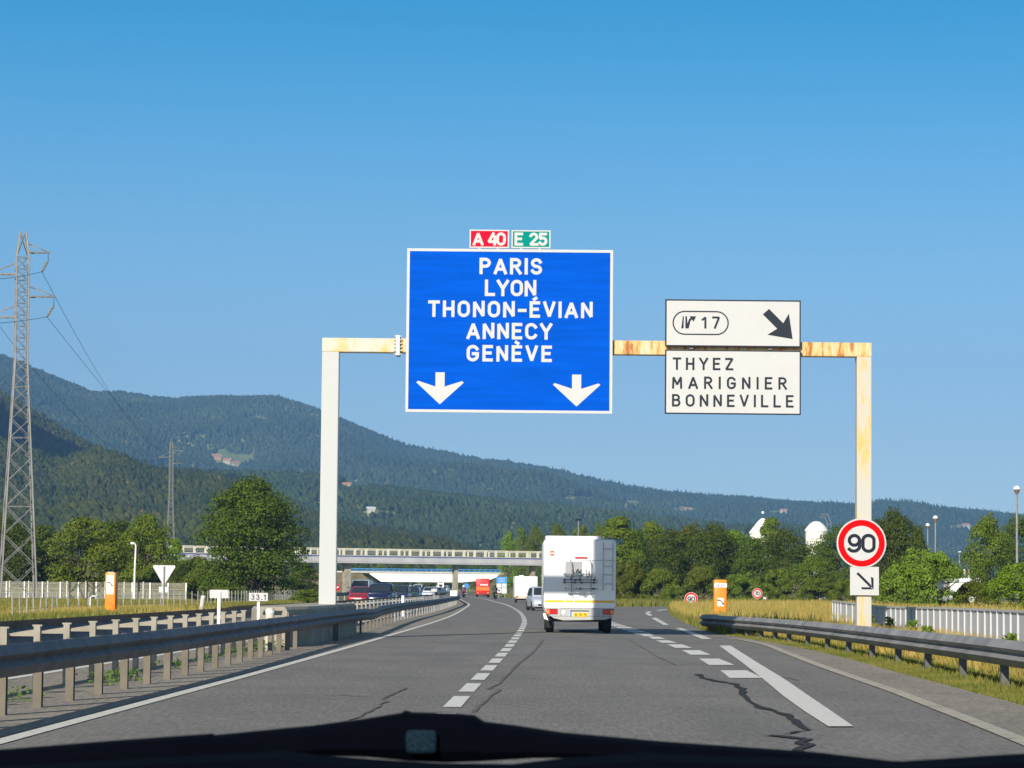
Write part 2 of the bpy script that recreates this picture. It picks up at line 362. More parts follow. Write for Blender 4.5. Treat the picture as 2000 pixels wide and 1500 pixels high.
def lettering(mb, s, x, z, h, y, t=None, gap=0.22, width=None, mi=0, centre=False, xs=1.0):
    """capitals of height h from x at base z on the plane y, facing -Y; fitted to width if given"""
    t = t or h*0.17; tt = t/h
    sx = 1.0; w0 = text_width(s, h, t, gap, xs)
    if width:
        ng = len(s)-1; gap = gap + (width - w0)/h/max(1, ng); w0 = width
    if centre: x = x - w0/2
    k = 0
    for c in s:
        acc = []
        if c in ACC: acc = ACC[c][1]; c = ACC[c][0]
        gw, st = GL[c]
        for pl in st + acc:
            q = [Vector(((a*0.92*xs + tt/2)*h + x, (tt/2 + b*(1-tt))*h + z)) for a, b in pl]
            q = [q[0]] + [b for a, b in zip(q[:-1], q[1:]) if (b-a).length > 1e-5]
            pieces = [[q[0]]]; turn = [90.0]
            for i in range(1, len(q)):
                pieces[-1].append(q[i])
                if i < len(q)-1:
                    an = math.degrees((q[i]-q[i-1]).angle(q[i+1]-q[i]))
                    if an > 50: pieces.append([q[i]]); turn.append(an)
            turn.append(90.0); closed = (q[0]-q[-1]).length < 1e-5
            for j, pc in enumerate(pieces):
                if len(pc) < 2: continue
                if not (closed and len(pieces) == 1):
                    e0 = t*(.5 if turn[j] <= 100 else .12); e1 = t*(.5 if turn[j+1] <= 100 else .12)
                    pc = [pc[0] - (pc[1]-pc[0]).normalized()*e0] + pc[1:-1] + [pc[-1] + (pc[-1]-pc[-2]).normalized()*e1]
                vs, fs = polyribbon(pc, t)
                yy = y - 0.0007*(k % 7); k += 1
                mb.add([(p[0], yy, p[1]) for p in vs], fs, mi)
        x += (gw*0.92*xs + tt + gap)*h
    return mb

# ------------------------------------------------------------------ lines of the road
C = smooth_fn([(12,-.95),(30,-.64),(67,.04),(112,.58),(150,.58),(179,.36),(231,-.35),(277,-1.41),(377,-3.9),(433,-6),(600,-14),(800,-26),(1100,-48)])
L = smooth_fn([(12,-4.4),(23,-4.22),(42,-3.83),(73.5,-3.34),(125,-2.80),(180,-2.95),(230,-3.35),(277,-4.5),(377,-7.2),(433,-9.3),(600,-17.3),(800,-29.3),(1100,-51.5)])
RB = smooth_fn([(12,5.3),(32.8,5.97),(46.7,6.34),(57.5,6.65),(64,6.7),(77,6.5),(84,6.35),(98.5,6.6),(125,7.5),(165,9.3)])
OFF = smooth_fn([(10,.95),(30,.90),(38,.86),(57,.98),(62,1.0),(80,.98),(95,1.3),(110,1.5),(154,1.3),(230,1.0),(420,1.0),(900,1.0)])
OUT = 12.6
def sheet(name, rows, z, m, parent=None, kind='structure', label=None, cat=None):
    mb = MB(); vs = []; fs = []
    for (xa, ya, xb, yb) in rows: vs += [(xa, ya, z), (xb, yb, z)]
    for i in range(len(rows)-1): fs.append((2*i, 2*i+1, 2*i+3, 2*i+2))
    mb.add(vs, fs); o = mb.build(name, m, parent)
    if kind: o['kind'] = kind
    return o
def frange(a, b, s):
    n = max(1, int(round((b-a)/s))); return [a + (b-a)*i/n for i in range(n+1)]
# ground: one sheet to the horizon
mg = mat('dry_ground', (0.20, 0.17, 0.07), 0.95, 0, 0, 0.12, col2=(0.085, 0.10, 0.03), detail=8)
g = MB(); g.add([(-9000,-400,-.06),(9000,-400,-.06),(9000,14000,-.06),(-9000,14000,-.06)], [(0,1,2,3)])
go = g.build('ground', mg); go['kind'] = 'structure'
ds = frange(12, 165, 3)
sheet('road', [(L(d)-OUT, d, RB(d), d) for d in ds], 0.0, M_ASPH)
ds = frange(165, 1100, 12)
sheet('far_road', [(L(d)-OUT, d, C(d)+5.0, d) for d in ds], 0.0, M_ASPH)
RL = [(5.4,165),(6.6,192),(8.4,212),(13,229),(25,250),(60,292),(110,345)]
RR = [(9.3,165),(10.6,184),(12.2,193),(16,203),(27,222),(60,258),(110,305)]
sheet('exit_road', [(a[0], a[1], b[0], b[1]) for a, b in zip(RL, RR)], 0.001, M_ASPH)
# lighter shoulders
sheet('median_strip', [(L(d)-2.9, d, L(d)-.12, d) for d in frange(12, 400, 4)], 0.004, M_SHOULDER)
FAD = [G(*p) for p in ((1400,1245),(1440,1249),(1480,1256),(1540,1277),(1600,1300),(1680,1328),(1750,1352),(1830,1383),(1900,1410),(2000,1450),(2100,1492))]
FADX = smooth_fn(sorted([(p.y, p.x) for p in FAD]))
sheet('shoulder', [(min(FADX(d) + .05, RB(d)-.05), d, RB(d), d) for d in frange(16, 84, 3)], 0.004, M_SHOULDER)
def ribbon(f, d0, d1, w, step=2.0):
    vs = []; fs = []; k = 0
    for d in frange(d0, d1, step): vs += [(f(d)-w/2, d, 0), (f(d)+w/2, d, 0)]; k += 1
    for i in range(k-1): fs.append((2*i, 2*i+1, 2*i+3, 2*i+2))
    return vs, fs
def marking(name, parts, m, z=0.008):
    mb = MB()
    for vs, fs in parts: mb.add([(p[0], p[1], z) for p in vs], fs)
    o = mb.build(name, m); o['kind'] = 'structure'; return o
marking('edge_line', [ribbon(lambda d: L(d)+.02, 14, 700, .17)], M_LINE_Y)
marking('faded_edge_line', [ribbon(FADX, 16, 77, .19)], M_LINE_OLD, z=.012)
# lane line: 3 m dashes with 1.5 m gaps
per = 4.62; ph = 30.92
dashes = []
d = ph - per*4
while d < 210:
    f = smooth_fn([(d-1, C(d-1)), (d+1.5, C(d+1.5)), (d+4, C(d+4))])
    dashes.append(ribbon(C, d, d+(3.15 if d < 90 else 3.5), .20, 1.6)); d += per
dashes.append(ribbon(C, 210, 500, .2))
marking('lane_line', dashes, M_LINE)
# exit lane dashes, wide
D3 = smooth_fn([(35,3.3),(44,3.54),(58.8,3.82),(78,3.94),(110,3.9),(150,3.7),(200,3.2)])
ex = []
for quad in [[(1407,1310),(1458,1310),(1490,1325),(1425,1325)], [(1365,1287),(1404,1287),(1435,1299.5),(1385,1299.5)],
             [(1332,1270.5),(1366,1270.5),(1389,1279.5),(1349,1279.5)], [(1303,1259),(1332,1259),(1352,1266),(1319,1266)],
             [(1281,1251),(1305,1251),(1323,1256),(1293,1256)], [(1265,1244),(1286,1244),(1301,1248.5),(1276,1248.5)], [(1249,1239.5),(1268,1239.5),(1280,1243),(1258,1243)]]:
    ex.append(([G(*p) for p in quad], [(0,1,2,3)]))
dd = 82.5
while dd < 190:
    ex.append(([(D3(dd)-.25, dd, 0), (D3(dd)+.25, dd, 0), (D3(dd+3)+.25, dd+3, 0), (D3(dd+3)-.25, dd+3, 0)], [(0,1,2,3)])); dd += 4.4
marking('exit_dashes', ex, M_LINE)
pl = [(1405,1262),(1427,1262),(1466,1287),(1520,1320),(1580,1362),(1667,1421),(1618,1421),(1570,1393),(1530,1361),(1490,1327),(1448,1294),(1425,1277)]
mbp = MB(); top = [(1405,1262,1427,1262),(1425,1277,1449,1276),(1448,1294,1482,1297),(1490,1327,1531,1327),(1530,1361,1580,1361),(1570,1390,1624,1391),(1618,1421,1667,1421)]
vs = []
for a in top: vs += [G(a[0], a[1]), G(a[2], a[3])]
marking('exit_arrow_stroke', [(vs, [(2*i, 2*i+1, 2*i+3, 2*i+2) for i in range(len(top)-1)])], M_LINE, z=.013)
rq = []
for quad in [[(1320,1227),(1331,1227),(1391,1248.5),(1371,1248.5)], [(1272,1207.5),(1281,1206.5),(1307,1221),(1296,1221)],
             [(1259.5,1197.5),(1268,1197.5),(1275,1202.8),(1266,1202.8)], [(1265,1194.5),(1274,1194.5),(1268,1197.3),(1259.5,1197.3)],
             [(1283,1192),(1308,1189.3),(1310,1190.3),(1285,1193.2)]]:
    rq.append(([G(*p) for p in quad], [(0,1,2,3)]))
marking('exit_edge_dashes', rq, M_LINE_Y)
marking('exit_far_edge_line', [([(a[0]+.3, a[1]-.9, 0) for a in RL] + [(a[0]+.3, a[1]-.5, 0) for a in RL], [(i, i+1, i+8, i+7) for i in range(6)])], M_LINE_Y, z=.012)
marking('opposite_edge_line', [ribbon(lambda d: L(d)-3.0+.006*min(60, max(0, d-38))*1.0, 14, 600, .16)], M_LINE)
marking('opposite_lane_line', [ribbon(lambda d: L(d)-6.5, q, q+3, .15) for q in frange(20, 400, 13)], M_LINE)
marking('opposite_outer_line', [ribbon(lambda d: L(d)-10.1, 14, 600, .2)], M_LINE)
# sealed cracks
rnd = random.Random(5)
def crack(pts, w, jag, n=6):
    P0 = [G(*p) for p in pts]; out = []
    for a, b in zip(P0[:-1], P0[1:]):
        for i in range(n):
            t = i/n; q = a.lerp(b, t); out.append((q.x + rnd.uniform(-jag, jag), q.y + rnd.uniform(-jag, jag)*4))
    out.append((P0[-1].x, P0[-1].y))
    ws = []; vs = []; fs = []
    for i, p in enumerate(out):
        ww = w * rnd.uniform(.45, 1.3); vs += [(p[0]-ww/2, p[1], 0), (p[0]+ww/2, p[1]+ww, 0)]
    for i in range(len(out)-1): fs.append((2*i, 2*i+1, 2*i+3, 2*i+2))
    return vs, fs
marking('sealed_cracks', [crack([(1362,1318),(1378,1327),(1400,1331),(1440,1338),(1452,1350),(1455,1365),(1487,1382),(1530,1396),(1555,1408),(1580,1428)], .10, .03, 4),
    crack([(1580,1428),(1545,1434),(1495,1438),(1550,1443),(1582,1446),(1560,1452),(1582,1458),(1555,1466),(1575,1478)], .11, .02, 3)], M_SEAL, z=.010)
M_SEAL2 = mat('old_crack_sealant', (0.155, 0.142, 0.128), 0.95, spec=.05)
marking('faint_cracks', [
    crack([(1060,1250),(1040,1275),(1010,1300),(985,1325),(975,1337),(955,1346),(975,1347),(955,1362),(935,1380),(925,1392)], .05, .02, 4),
    crack([(795,1345),(770,1355),(745,1365),(752,1372),(735,1382),(705,1400),(650,1418)], .045, .03, 4),
    crack([(1230,1250),(1270,1275),(1320,1300)], .03, .03, 5),
    crack([(480,1360),(640,1357),(720,1362)], .03, .05, 5),
    crack([(1520,1322),(1560,1330)], .03, .04, 3)], M_SEAL2, z=.009)

# ------------------------------------------------------------------ guard rails
def rail_profile(zt, hgt, side, dep=0.08):
    """W section, facing side (+1: +X)"""
    zs = [0, .10, .30, .42, .50, .58, .70, .90, 1.0]; xs = [.2, .55, 1, .45, .15, .45, 1, .55, .2]
    return [(side*dep*x, zt - hgt*z) for x, z in zip(xs, zs)]
def beam(mb, path, zt, hgt, side, dep=.08):
    rings = []
    for (x, y, dz) in path:
        pr = rail_profile(zt + dz, hgt, side, dep); back = [(px - side*.012, pz) for px, pz in pr[::-1]]
        rings.append([(x + a, y, b) for a, b in pr + back])
    mb.loft(rings); return mb
def sigma_post(mb, x, y, z0, h, w=.09, d=.12):
    pr = [(-w/2,-d/2),(w/2,-d/2),(w/2,-d/2+.03),(-w/2+.03,-d/2+.03),(-w/2+.03,d/2-.03),(w/2,d/2-.03),(w/2,d/2),(-w/2,d/2)]
    mb.prism([(x+a, y+b) for a, b in pr], z0, z0+h, axis='z'); return mb
t1 = thing('guard_rail', 'long grey steel guard rail nearest our lanes on the left, on brown posts', 'guard rail', (L(40)-OFF(40), 40, 0))
beam(MB(), [(L(d)-OFF(d)+.22, d, (-.10 if 66 < d < 78 and False else 0) - .05*math.exp(-((d-83)/4.0)**2)) for d in frange(12, 62, 2)+frange(63.5, 110, 1.5)+frange(113, 420, 4)], .72, .31, 1).build('rail_beam', M_GALV_D, t1, world=True, smooth=True)
def rail_posts(root, offf, rng, step, h, m, skip=None, spacer=None, rest_from=None, w=.09):
    n = 0; d = rng[0]; rest = MB()
    while d < rng[1]:
        x = L(d) - offf(d)
        if not (skip and skip[0] < d < skip[1]):
            if n < 95 and (rest_from is None or d < rest_from):
                mb = MB(); sigma_post(mb, x, d, -.02, h + .02, w); po = mb.build('post', m, root, world=True); n += 1
                if spacer:
                    sb = MB(); s = spacer
                    sb.prism([(x + s*.03, h-.13), (x + s*.03, h-.045), (x + s*.22, h-.075), (x + s*.42, h-.115), (x + s*.42, h-.13)], d-.035, d+.035)
                    sb.box((x, d, h+.004), (.12, .09, .02))
                    sb.build('spacer', m, root, world=True)
            else:
                sigma_post(rest, x, d, -.02, h + .02, w)
        d += step if d < 80 else 3.1
        if d > 80: w = .055
        if d > 108: m = M_GALV  # grey steel colour stands in for the shade on the far posts
    if rest.v: rest.build('far_posts', m, root, world=True, kind='stuff')
rail_posts(t1, OFF, (13.2, 235), 1.86, .70, M_POSTS, skip=(61.2, 79.2))
t2 = thing('guard_rail', 'second steel guard rail of the median, seen from behind, pale posts with pointed spacers', 'guard rail', (L(40)-OFF(40)-1, 40, 0))
OFF2 = lambda d: OFF(d) + 1.0 + (.55*math.exp(-((d-71)/9.0)**4))
beam(MB(), [(L(d)-OFF2(d)-.46, d, 0) for d in frange(12, 420, 3)], .84, .31, -1).build('rail_beam', M_GALV_D, t2, world=True, smooth=True)
rail_posts(t2, OFF2, (13.0, 205), 2.0, .79, M_POSTS2, skip=(60, 81), spacer=-1, rest_from=170, w=.08)
# outer rail of the opposite carriageway, far away
t3 = thing('guard_rail', 'short curved guard rail behind the red car, at the bridge pier', 'guard rail', (-16.5, 260, 0))
pa = [(-17.6, 275, 0), (-16.6, 262, 0), (-15.4, 248, 0), (-14.9, 236, 0), (-14.6, 215, 0), (-15.2, 190, 0), (-15.6, 165, 0)]
pr = [P(655,1170,250), P(662,1164,262), P(675,1160,275), P(695,1159,290)]
beam(MB(), [(p.x, p.y, 0) for p in pr], .8, .32, 1).build('rail_beam', M_GALV_D, t3, world=True)
for p in pr:
    sigma_post(MB(), p.x-.1, p.y, 0, .75, .12).build('post', M_POSTS2, t3, world=True)

# right guard rail
XR = smooth_fn([(14,6.55),(25,6.7),(40,6.9),(56,7.08),(64,7.1),(75,6.95),(88,6.35)])
ZR = lambda d: 0.66 - .0022*max(0, d-40) - .00005*max(0, d-60)**2*.4
t4 = thing('guard_rail', 'weathered guard rail with curled end on the right verge', 'guard rail', (7, 50, 0))
M_RAIL_R = mat('right_rail_steel', (0.30, 0.29, 0.275), 0.6, 0.15, 0.4, 1.3)
path = [(XR(d), d, ZR(d)-.66) for d in frange(14, 88, 2)]
endp = [(6.22, 89.2), (6.18, 90.4), (6.28, 91.3), (6.5, 91.8), (6.78, 91.9)]
rings = []
for (x, y, dz) in path:
    prf = rail_profile(.66+dz, .36, -1, .13); rings.append([(x+a, y, b) for a, b in prf + [(px+.012, pz) for px, pz in prf[::-1]]])
dirs = [(-1, 0), (-.95, .3), (-.7, .7), (-.2, 1), (.2, 1)]
for (x, y), (nx, ny) in zip(endp, dirs):
    prf = rail_profile(ZR(90), .36, -1, .13); rings.append([(x - a*nx, y - a*ny, b) for a, b in prf + [(px+.012, pz) for px, pz in prf[::-1]]])
MB().loft(rings).build('rail_beam', M_RAIL_R, t4, world=True, smooth=True)
for i, d in enumerate([16,20,24,28,32,36,40,44,48,52,56,60,64,68,72,75,78,81,84,87]):
    sigma_post(MB(), XR(d)+.10, d, -.08, ZR(d)+.02, .11, .12).build('post', mat('dark_post_steel', (.11,.105,.10), .7, 0, .3, 4), t4, world=True)
# ------------------------------------------------------------------ gantry over the road
GD = 71.5; PP = FPX / GD                      # pixels per metre at the gantry
def post_quad(mb, ub, vb, ut, vt, Y, w, dep):
    a = P(ub, vb, Y); b = P(ut, vt, Y)
    mb.add([(q.x + sx*w/2, Y + sy*dep/2, q.z) for q in (a, b) for sx in (-1, 1) for sy in (-1, 1)],
           [(0,1,3,2), (4,5,7,6), (0,4,5,1), (2,3,7,6), (0,2,6,4), (1,5,7,3)]); return mb
gl = P(638, 1184, GD)
gt = thing('sign_gantry', 'cream steel gantry with rusty crossbeam spanning the road on two square posts', 'gantry', (gl.x, GD, 0))
lp = P(640, 1170, GD); rp = P(1686, 1200, GD)
zt = P(640, 661, GD).z; zb = P(640, 688, GD).z
xl0, xl1 = lp.x-.215, lp.x+.215
MB().bbox(xl0, xl1, GD-.2, GD+.2, .86, zb).build('post', M_POST_CLEAN, gt, world=True, bevel=.012)
xr0, xr1 = rp.x-.185, rp.x+.185
MB().bbox(xr0, xr1, GD-.2, GD+.2, -.3, zb).build('post', M_POST_RUST, gt, world=True, bevel=.012)
MB().bbox(xl0-.003, P(786,0,GD).x, GD-.203, GD+.203, zb, zt).build('crossbeam', M_BEAM_L, gt, world=True, bevel=.012)
fx = P(786,0,GD).x
MB().bbox(fx+.051, xr1+.003, GD-.203, GD+.203, zb, zt).build('crossbeam', M_BEAM_R, gt, world=True, bevel=.012)
fl = MB()
fl.bbox(fx-.05, fx-.002, GD-.28, GD+.28, zb-.08, zt+.08); fl.bbox(fx+.002, fx+.05, GD-.28, GD+.28, zb-.08, zt+.08)
for i in range(6):
    z = zb - .05 + (zt-zb+.10)*i/5
    fl.bar((fx-.10, GD-.25, z), (fx+.10, GD-.25, z), .035, n=6)
fl.build('flange', M_SIGNBACK, gt, world=True)
bs = MB(); bs.bbox(rp.x-.34, rp.x+.34, GD-.34, GD+.34, -.3, -.02)
for sx in (-1, 1):
    bs.add([(rp.x+sx*.187, GD-.04, -.02), (rp.x+sx*.187, GD+.04, -.02), (rp.x+sx*.33, GD+.04, -.02), (rp.x+sx*.33, GD-.04, -.02), (rp.x+sx*.187, GD-.04, .45), (rp.x+sx*.187, GD+.04, .45)],
           [(0,1,2,3), (0,3,4), (1,5,2), (3,2,5,4), (0,4,5,1)])
bs.build('base_plate', M_POST_RUST, gt, world=True)
for i, (u, col, pts) in enumerate([(686, None, [])]): pass

def panel(name, label, cat, u0, v0, u1, v1, Y, face, border, bw, parent_parts, group=None, corner=0.0, backname='panel'):
    """flat sign: board with a raised border strip; returns root and a local frame (x to the right, z up from the base)"""
    a = P((u0+u1)/2, v1, Y); b = P((u0+u1)/2, v0, Y); p = FPX / Y
    w = (u1-u0)/p; h = b.z - a.z
    r = thing(name, label, cat, (a.x, Y, a.z), 0, group)
    MB().bbox(-w/2, w/2, 0, .06, 0, h).build('panel', face, r, bevel=.0)
    if bw:
        f = MB(); o = -.006
        f.bbox(-w/2-.004, w/2+.004, o, .064, h-bw, h+.004); f.bbox(-w/2-.004, w/2+.004, o, .064, -.004, bw)
        f.bbox(-w/2-.004, -w/2+bw, o, .064, bw, h-bw); f.bbox(w/2-bw, w/2+.004, o, .064, bw, h-bw)
        f.build('border', border, r)
    return r, w, h, p
SD = GD - .34
r, w, h, p = panel('direction_sign', 'big blue motorway sign listing PARIS to GENÈVE with two white down arrows', 'sign', 791.5, 487, 1195.5, 806, SD, M_BLUE, M_SIGNW, .065, None)
def py(v, v1=806): return (v1 - v) / p
for s, cu, vb, wu in (('PARIS', 995, 534, 123), ('LYON', 995, 577, 101), ('THONON-ÉVIAN', 995, 619, 323), ('ANNECY', 993.5, 662, 168), ('GENÈVE', 993.5, 706, 167)):
    lettering(MB(), s, (cu-993.5)/p, py(vb), 32.5/p, -.004, t=6.2/p, width=wu/p, centre=True).build('lettering', M_SIGNW, r)
for cu, v in ((858.5, 728), (1126, 730)):
    x = (cu-993.5)/p; k = 1/p
    pts = [(-9,0),(9,0),(9,28),(43,17),(46.5,20),(2,61),(0,62.5),(-2,61),(-46.5,20),(-43,17),(-9,28)]
    mbx = MB(); vs = [(x+a*k, -.004, py(v)-b*k) for a, b in pts]
    mbx.add(vs, [(0,1,2,10), (2,3,4,5,6), (10,2,6), (10,6,7,8,9)][:1] + [(2,3,4,5,6), (6,7,8,9,10), (10,2,6)])
    mbx.build('down_arrow', M_SIGNW, r)
# supports behind the panels
sup = MB()
for u in (840, 930, 1060, 1150):
    x = (u-993.5)/p; sup.bbox(x-.06, x+.06, .07, .135, .1, h-.1)
sup.build('stiffener', M_GALV, r)
for s, u0, u1, v0, v1, m, wu, lb in (('A 40', 917, 994, 449, 484, M_ROUTE_RED, 65, 'small red route plate reading A 40 on top of the blue sign'), ('E 25', 999, 1075, 450, 484.5, M_ROUTE_GREEN, 65, 'small green route plate reading E 25 on top of the blue sign')):
    r2, w2, h2, p2 = panel('route_plate', lb, 'sign', u0, v0, u1, v1, SD, m, M_SIGNW, .028, None)
    lettering(MB(), s, 0, 4.5/p2, 26/p2, -.004, t=5.4/p2, width=wu/p2, centre=True, gap=.2).build('lettering', M_SIGNW, r2)
    st = MB()
    for q in (-.25, .22): st.bbox(q-.03, q+.03, .01, .05, -.10, .004)
    st.build('bracket', M_SIGNW, r2)
# white exit signs
r3, w3, h3, p3 = panel('exit_sign', 'white exit sign with number 17 in an oval and slanting black arrow', 'sign', 1299, 586, 1564, 677, SD, M_SIGNW, M_INK2, .028, None)
k = 1/p3
def xy3(u, v): return ((u-1431.5)*k, (677-v)*k)
ov = []
cx, cz = xy3(1368, 631); rr = 22.5*k; hw = 54*k - rr
for i in range(13): a = math.radians(-90 + 15*i); ov.append((cx + hw + rr*math.cos(a), cz + rr*math.sin(a)))
for i in range(13): a = math.radians(90 + 15*i); ov.append((cx - hw + rr*math.cos(a), cz + rr*math.sin(a)))
ov.append(ov[0])
mo = MB(); vs, fs = polyribbon(ov, 2.6*k); mo.add([(q[0], -.004, q[1]) for q in vs], fs); mo.build('oval_outline', M_INK2, r3)
x17, z17 = xy3(1370, 642)
lettering(MB(), '17', x17, z17, 24*k, -.004, t=4*k, width=36*k).build('lettering', M_INK2, r3)
sy = MB()
def fpoly(mb, pts, f, y=-.004): mb.add([(f(*q)[0], y, f(*q)[1]) for q in pts], [tuple(range(len(pts)))]); return mb
fpoly(sy, [(1330,642),(1333,618),(1335,618),(1334.5,642)], xy3); fpoly(sy, [(1338,642),(1338,618),(1341,618),(1342,632),(1343.5,642)], xy3)
fpoly(sy, [(1341.5,634),(1345,624),(1350,619),(1353,622),(1348,627),(1344.5,642),(1342,642)], xy3, -.005); fpoly(sy, [(1346,618),(1359,618),(1354,628.5)], xy3, -.006)
sy.build('junction_symbol', M_INK2, r3)
ar = MB()
fpoly(ar, [(1490,613),(1502,602),(1530,630),(1518,641)], xy3); fpoly(ar, [(1518,641),(1530,630),(1541,611),(1548.5,661),(1499,653)], xy3, -.005)
ar.build('slanting_arrow', M_INK2, r3)
r4, w4, h4, p4 = panel('exit_sign', 'white destination sign listing THYEZ, MARIGNIER and BONNEVILLE under the exit number', 'sign', 1298.5, 684, 1564, 809, SD, M_SIGNW, M_INK2, .028, None)
for s, ub, vb, wu in (('THYEZ', 1313, 722, 119), ('MARIGNIER', 1312, 759, 225), ('BONNEVILLE', 1312, 794, 238)):
    lettering(MB(), s, (ub-1431.2)*k, (809-vb-1)*k, 24.5*k, -.004, t=4.1*k, width=wu*k).build('lettering', M_INK2, r4)
for rt, hh in ((r3, h3), (r4, h4)):
    sp = MB()
    for q in (-1.05, .95): sp.bbox(q-.05, q+.05, .07, .13, .05 if rt is r4 else -.06, hh-.05)
    sp.build('stiffener', M_GALV, rt)

def disc_sign(name, label, u, v, rad_px, Y, txt, th, tw, post_to=None, yoff=0.0):
    c = P(u, v, Y); p = FPX/Y; R = rad_px/p
    rt = thing(name, label, 'speed limit sign', (c.x, Y, 0 if post_to is not None else c.z)); cz = c.z if post_to is not None else 0
    MB().lathe([(R, 0), (R, .03)], (0, 0, cz), 40, 'y').build('backing', M_SIGNW, rt)
    d = MB()
    n = 48
    for (ra, rb, yy) in ((R*.94, R*.70, -.004),):
        vs = [(ra*math.cos(2*math.pi*i/n), yy, cz+ra*math.sin(2*math.pi*i/n)) for i in range(n)] + [(rb*math.cos(2*math.pi*i/n), yy, cz+rb*math.sin(2*math.pi*i/n)) for i in range(n)]
        d.add(vs, [(i, (i+1) % n, n+(i+1) % n, n+i) for i in range(n)])
    d.build('red_ring', M_RED, rt)
    lettering(MB(), txt, 0, cz - th/2, th, -.008, t=th*.17, width=tw, centre=True, xs=1.12).build('lettering', M_INK, rt)
    if post_to is not None:
        MB().bbox(-.035, .035, .03, .10, post_to, cz+R*.6).build('post', M_GALV, rt)
    return rt
disc_sign('speed_limit_sign', 'large round 90 speed limit sign fixed to the right gantry post', 1682.5, 1061, 48.5, SD+.05, '90', .48, .71)
r5, w5, h5, p5 = panel('arrow_plate', 'square white plate with black arrow below the large 90 sign', 'sign', 1660.5, 1107, 1716.5, 1162.5, SD+.06, M_SIGNW, M_SIGNW, 0, None)
k5 = 1/p5
def xy5(u, v): return ((u-1688.5)*k5, (1162.5-v)*k5)
ap = MB(); fpoly(ap, [(1672.5,1121),(1676.5,1118),(1700,1141),(1703,1147),(1699,1147)], xy5)
fpoly(ap, [(1701,1126.5),(1706,1129),(1706,1151),(1702,1146)], xy5, -.005); fpoly(ap, [(1682,1147),(1700,1147),(1706,1151),(1683,1151)], xy5, -.006)
ap.build('black_arrow', M_INK, r5)
disc_sign('speed_limit_sign', 'small round 90 sign in dry grass beside the exit road, left of the orange phone', 1350, 1170, 13.2, 183, '90', .33, .50, post_to=0)
disc_sign('speed_limit_sign', 'small distant 70 sign in the dry field, right of the orange phone', 1479, 1159, 10, 240, '70', .32, .42, post_to=-.2)

# concrete plinth in the median around the left post
pb = thing('concrete_plinth', 'long low concrete block in the median at the foot of the left gantry post', 'concrete block', (-4.9, 70, 0))
bl = MB(); ring = []
for d in (61.6, 63.5, 66, 69, 72, 75, 78, 80):
    xf = L(d)-OFF(d)+.02; xb = L(d)-OFF(d)-1.35
    e = .35 if d in (61.6, 80) else 0.0
    ring.append([(xf - e, d, 0), (xf - e - .03, d, .80), (xf-.08-e, d, .86), (xb+.08+e, d, .86), (xb+.03+e, d, .8), (xb+e, d, 0)])
bl.loft(ring).build('block', M_CONC, pb, world=True)
MB().bbox(-5.35, -4.75, 60.6, 61.5, 0, .78).build('end_block', M_CONC, pb, world=True, bevel=.03)
gp = MB(); x = L(70.2)-OFF(70.2); sigma_post(gp, x+.14, 68.5, 0, .70, .14, .12); gp.build('post', M_GALV_D, t1, world=True)

# ------------------------------------------------------------------ kilometre plates and marker posts
def km_plate(label, u, v0, v1, wpx, d, txt, m):
    p = FPX/d; c = P(u, v0, d); zb = P(u, v1, d).z; w = wpx/p
    rt = thing('kilometre_sign', label, 'sign', (c.x, d, 0))
    MB().bbox(-w/2, w/2, -.03, 0, zb, c.z).build('panel', m, rt, bevel=.004)
    if txt: lettering(MB(), txt, 0, zb + (c.z-zb)*.16, (c.z-zb)*.66, -.034, t=.016, width=w*.76, centre=True).build('lettering', M_INK, rt)
    MB().bbox(-.028, .028, .001 if txt else -.06, .05 if txt else -.032, .5, c.z-.03).build('post', M_WHITE, rt); return rt
km_plate('blank white plate on thin post in the median, left of the 33.1 plate', 428.5, 1152, 1168.5, 37, 52, None, M_SIGNW)
km_plate('white kilometre plate reading 33.1 on a thin white post in the median', 505, 1158, 1174, 37, 60, '33.1', M_SIGNW)
def stub(label, u, vt, d, hgt=None, w=.09, vb=None, tilt=0.0, name='marker_post', m=None):
    c = P(u, vt, d); rt = thing(name, label, 'post', (c.x, d, 0)); z0 = 0 if vb is None else 0
    b = MB(); b.lathe([(w, z0), (w, c.z-.03), (w*.8, c.z)], (0, 0, 0), 12)
    b.v = [(a + tilt*(z-c.z), y, z) for a, y, z in b.v]
    b.build('shaft', m or M_CONC_L, rt, smooth=True)
    MB().lathe([(w*1.04, c.z-.10), (w*1.04, c.z-.05)], (0, 0, 0), 12).build('band', M_WHITE, rt); return rt
stub('tilted pale marker post in the grass beyond the opposite carriageway', 397, 1163, 137, w=.11, tilt=.12)
stub('short round pale post top above the median rail near the plinth', 527.5, 1187.5, 57, w=.09)
stub('white post standing in the median rail before the blue van', 787, 1163, 128, w=.07, m=M_WHITE)

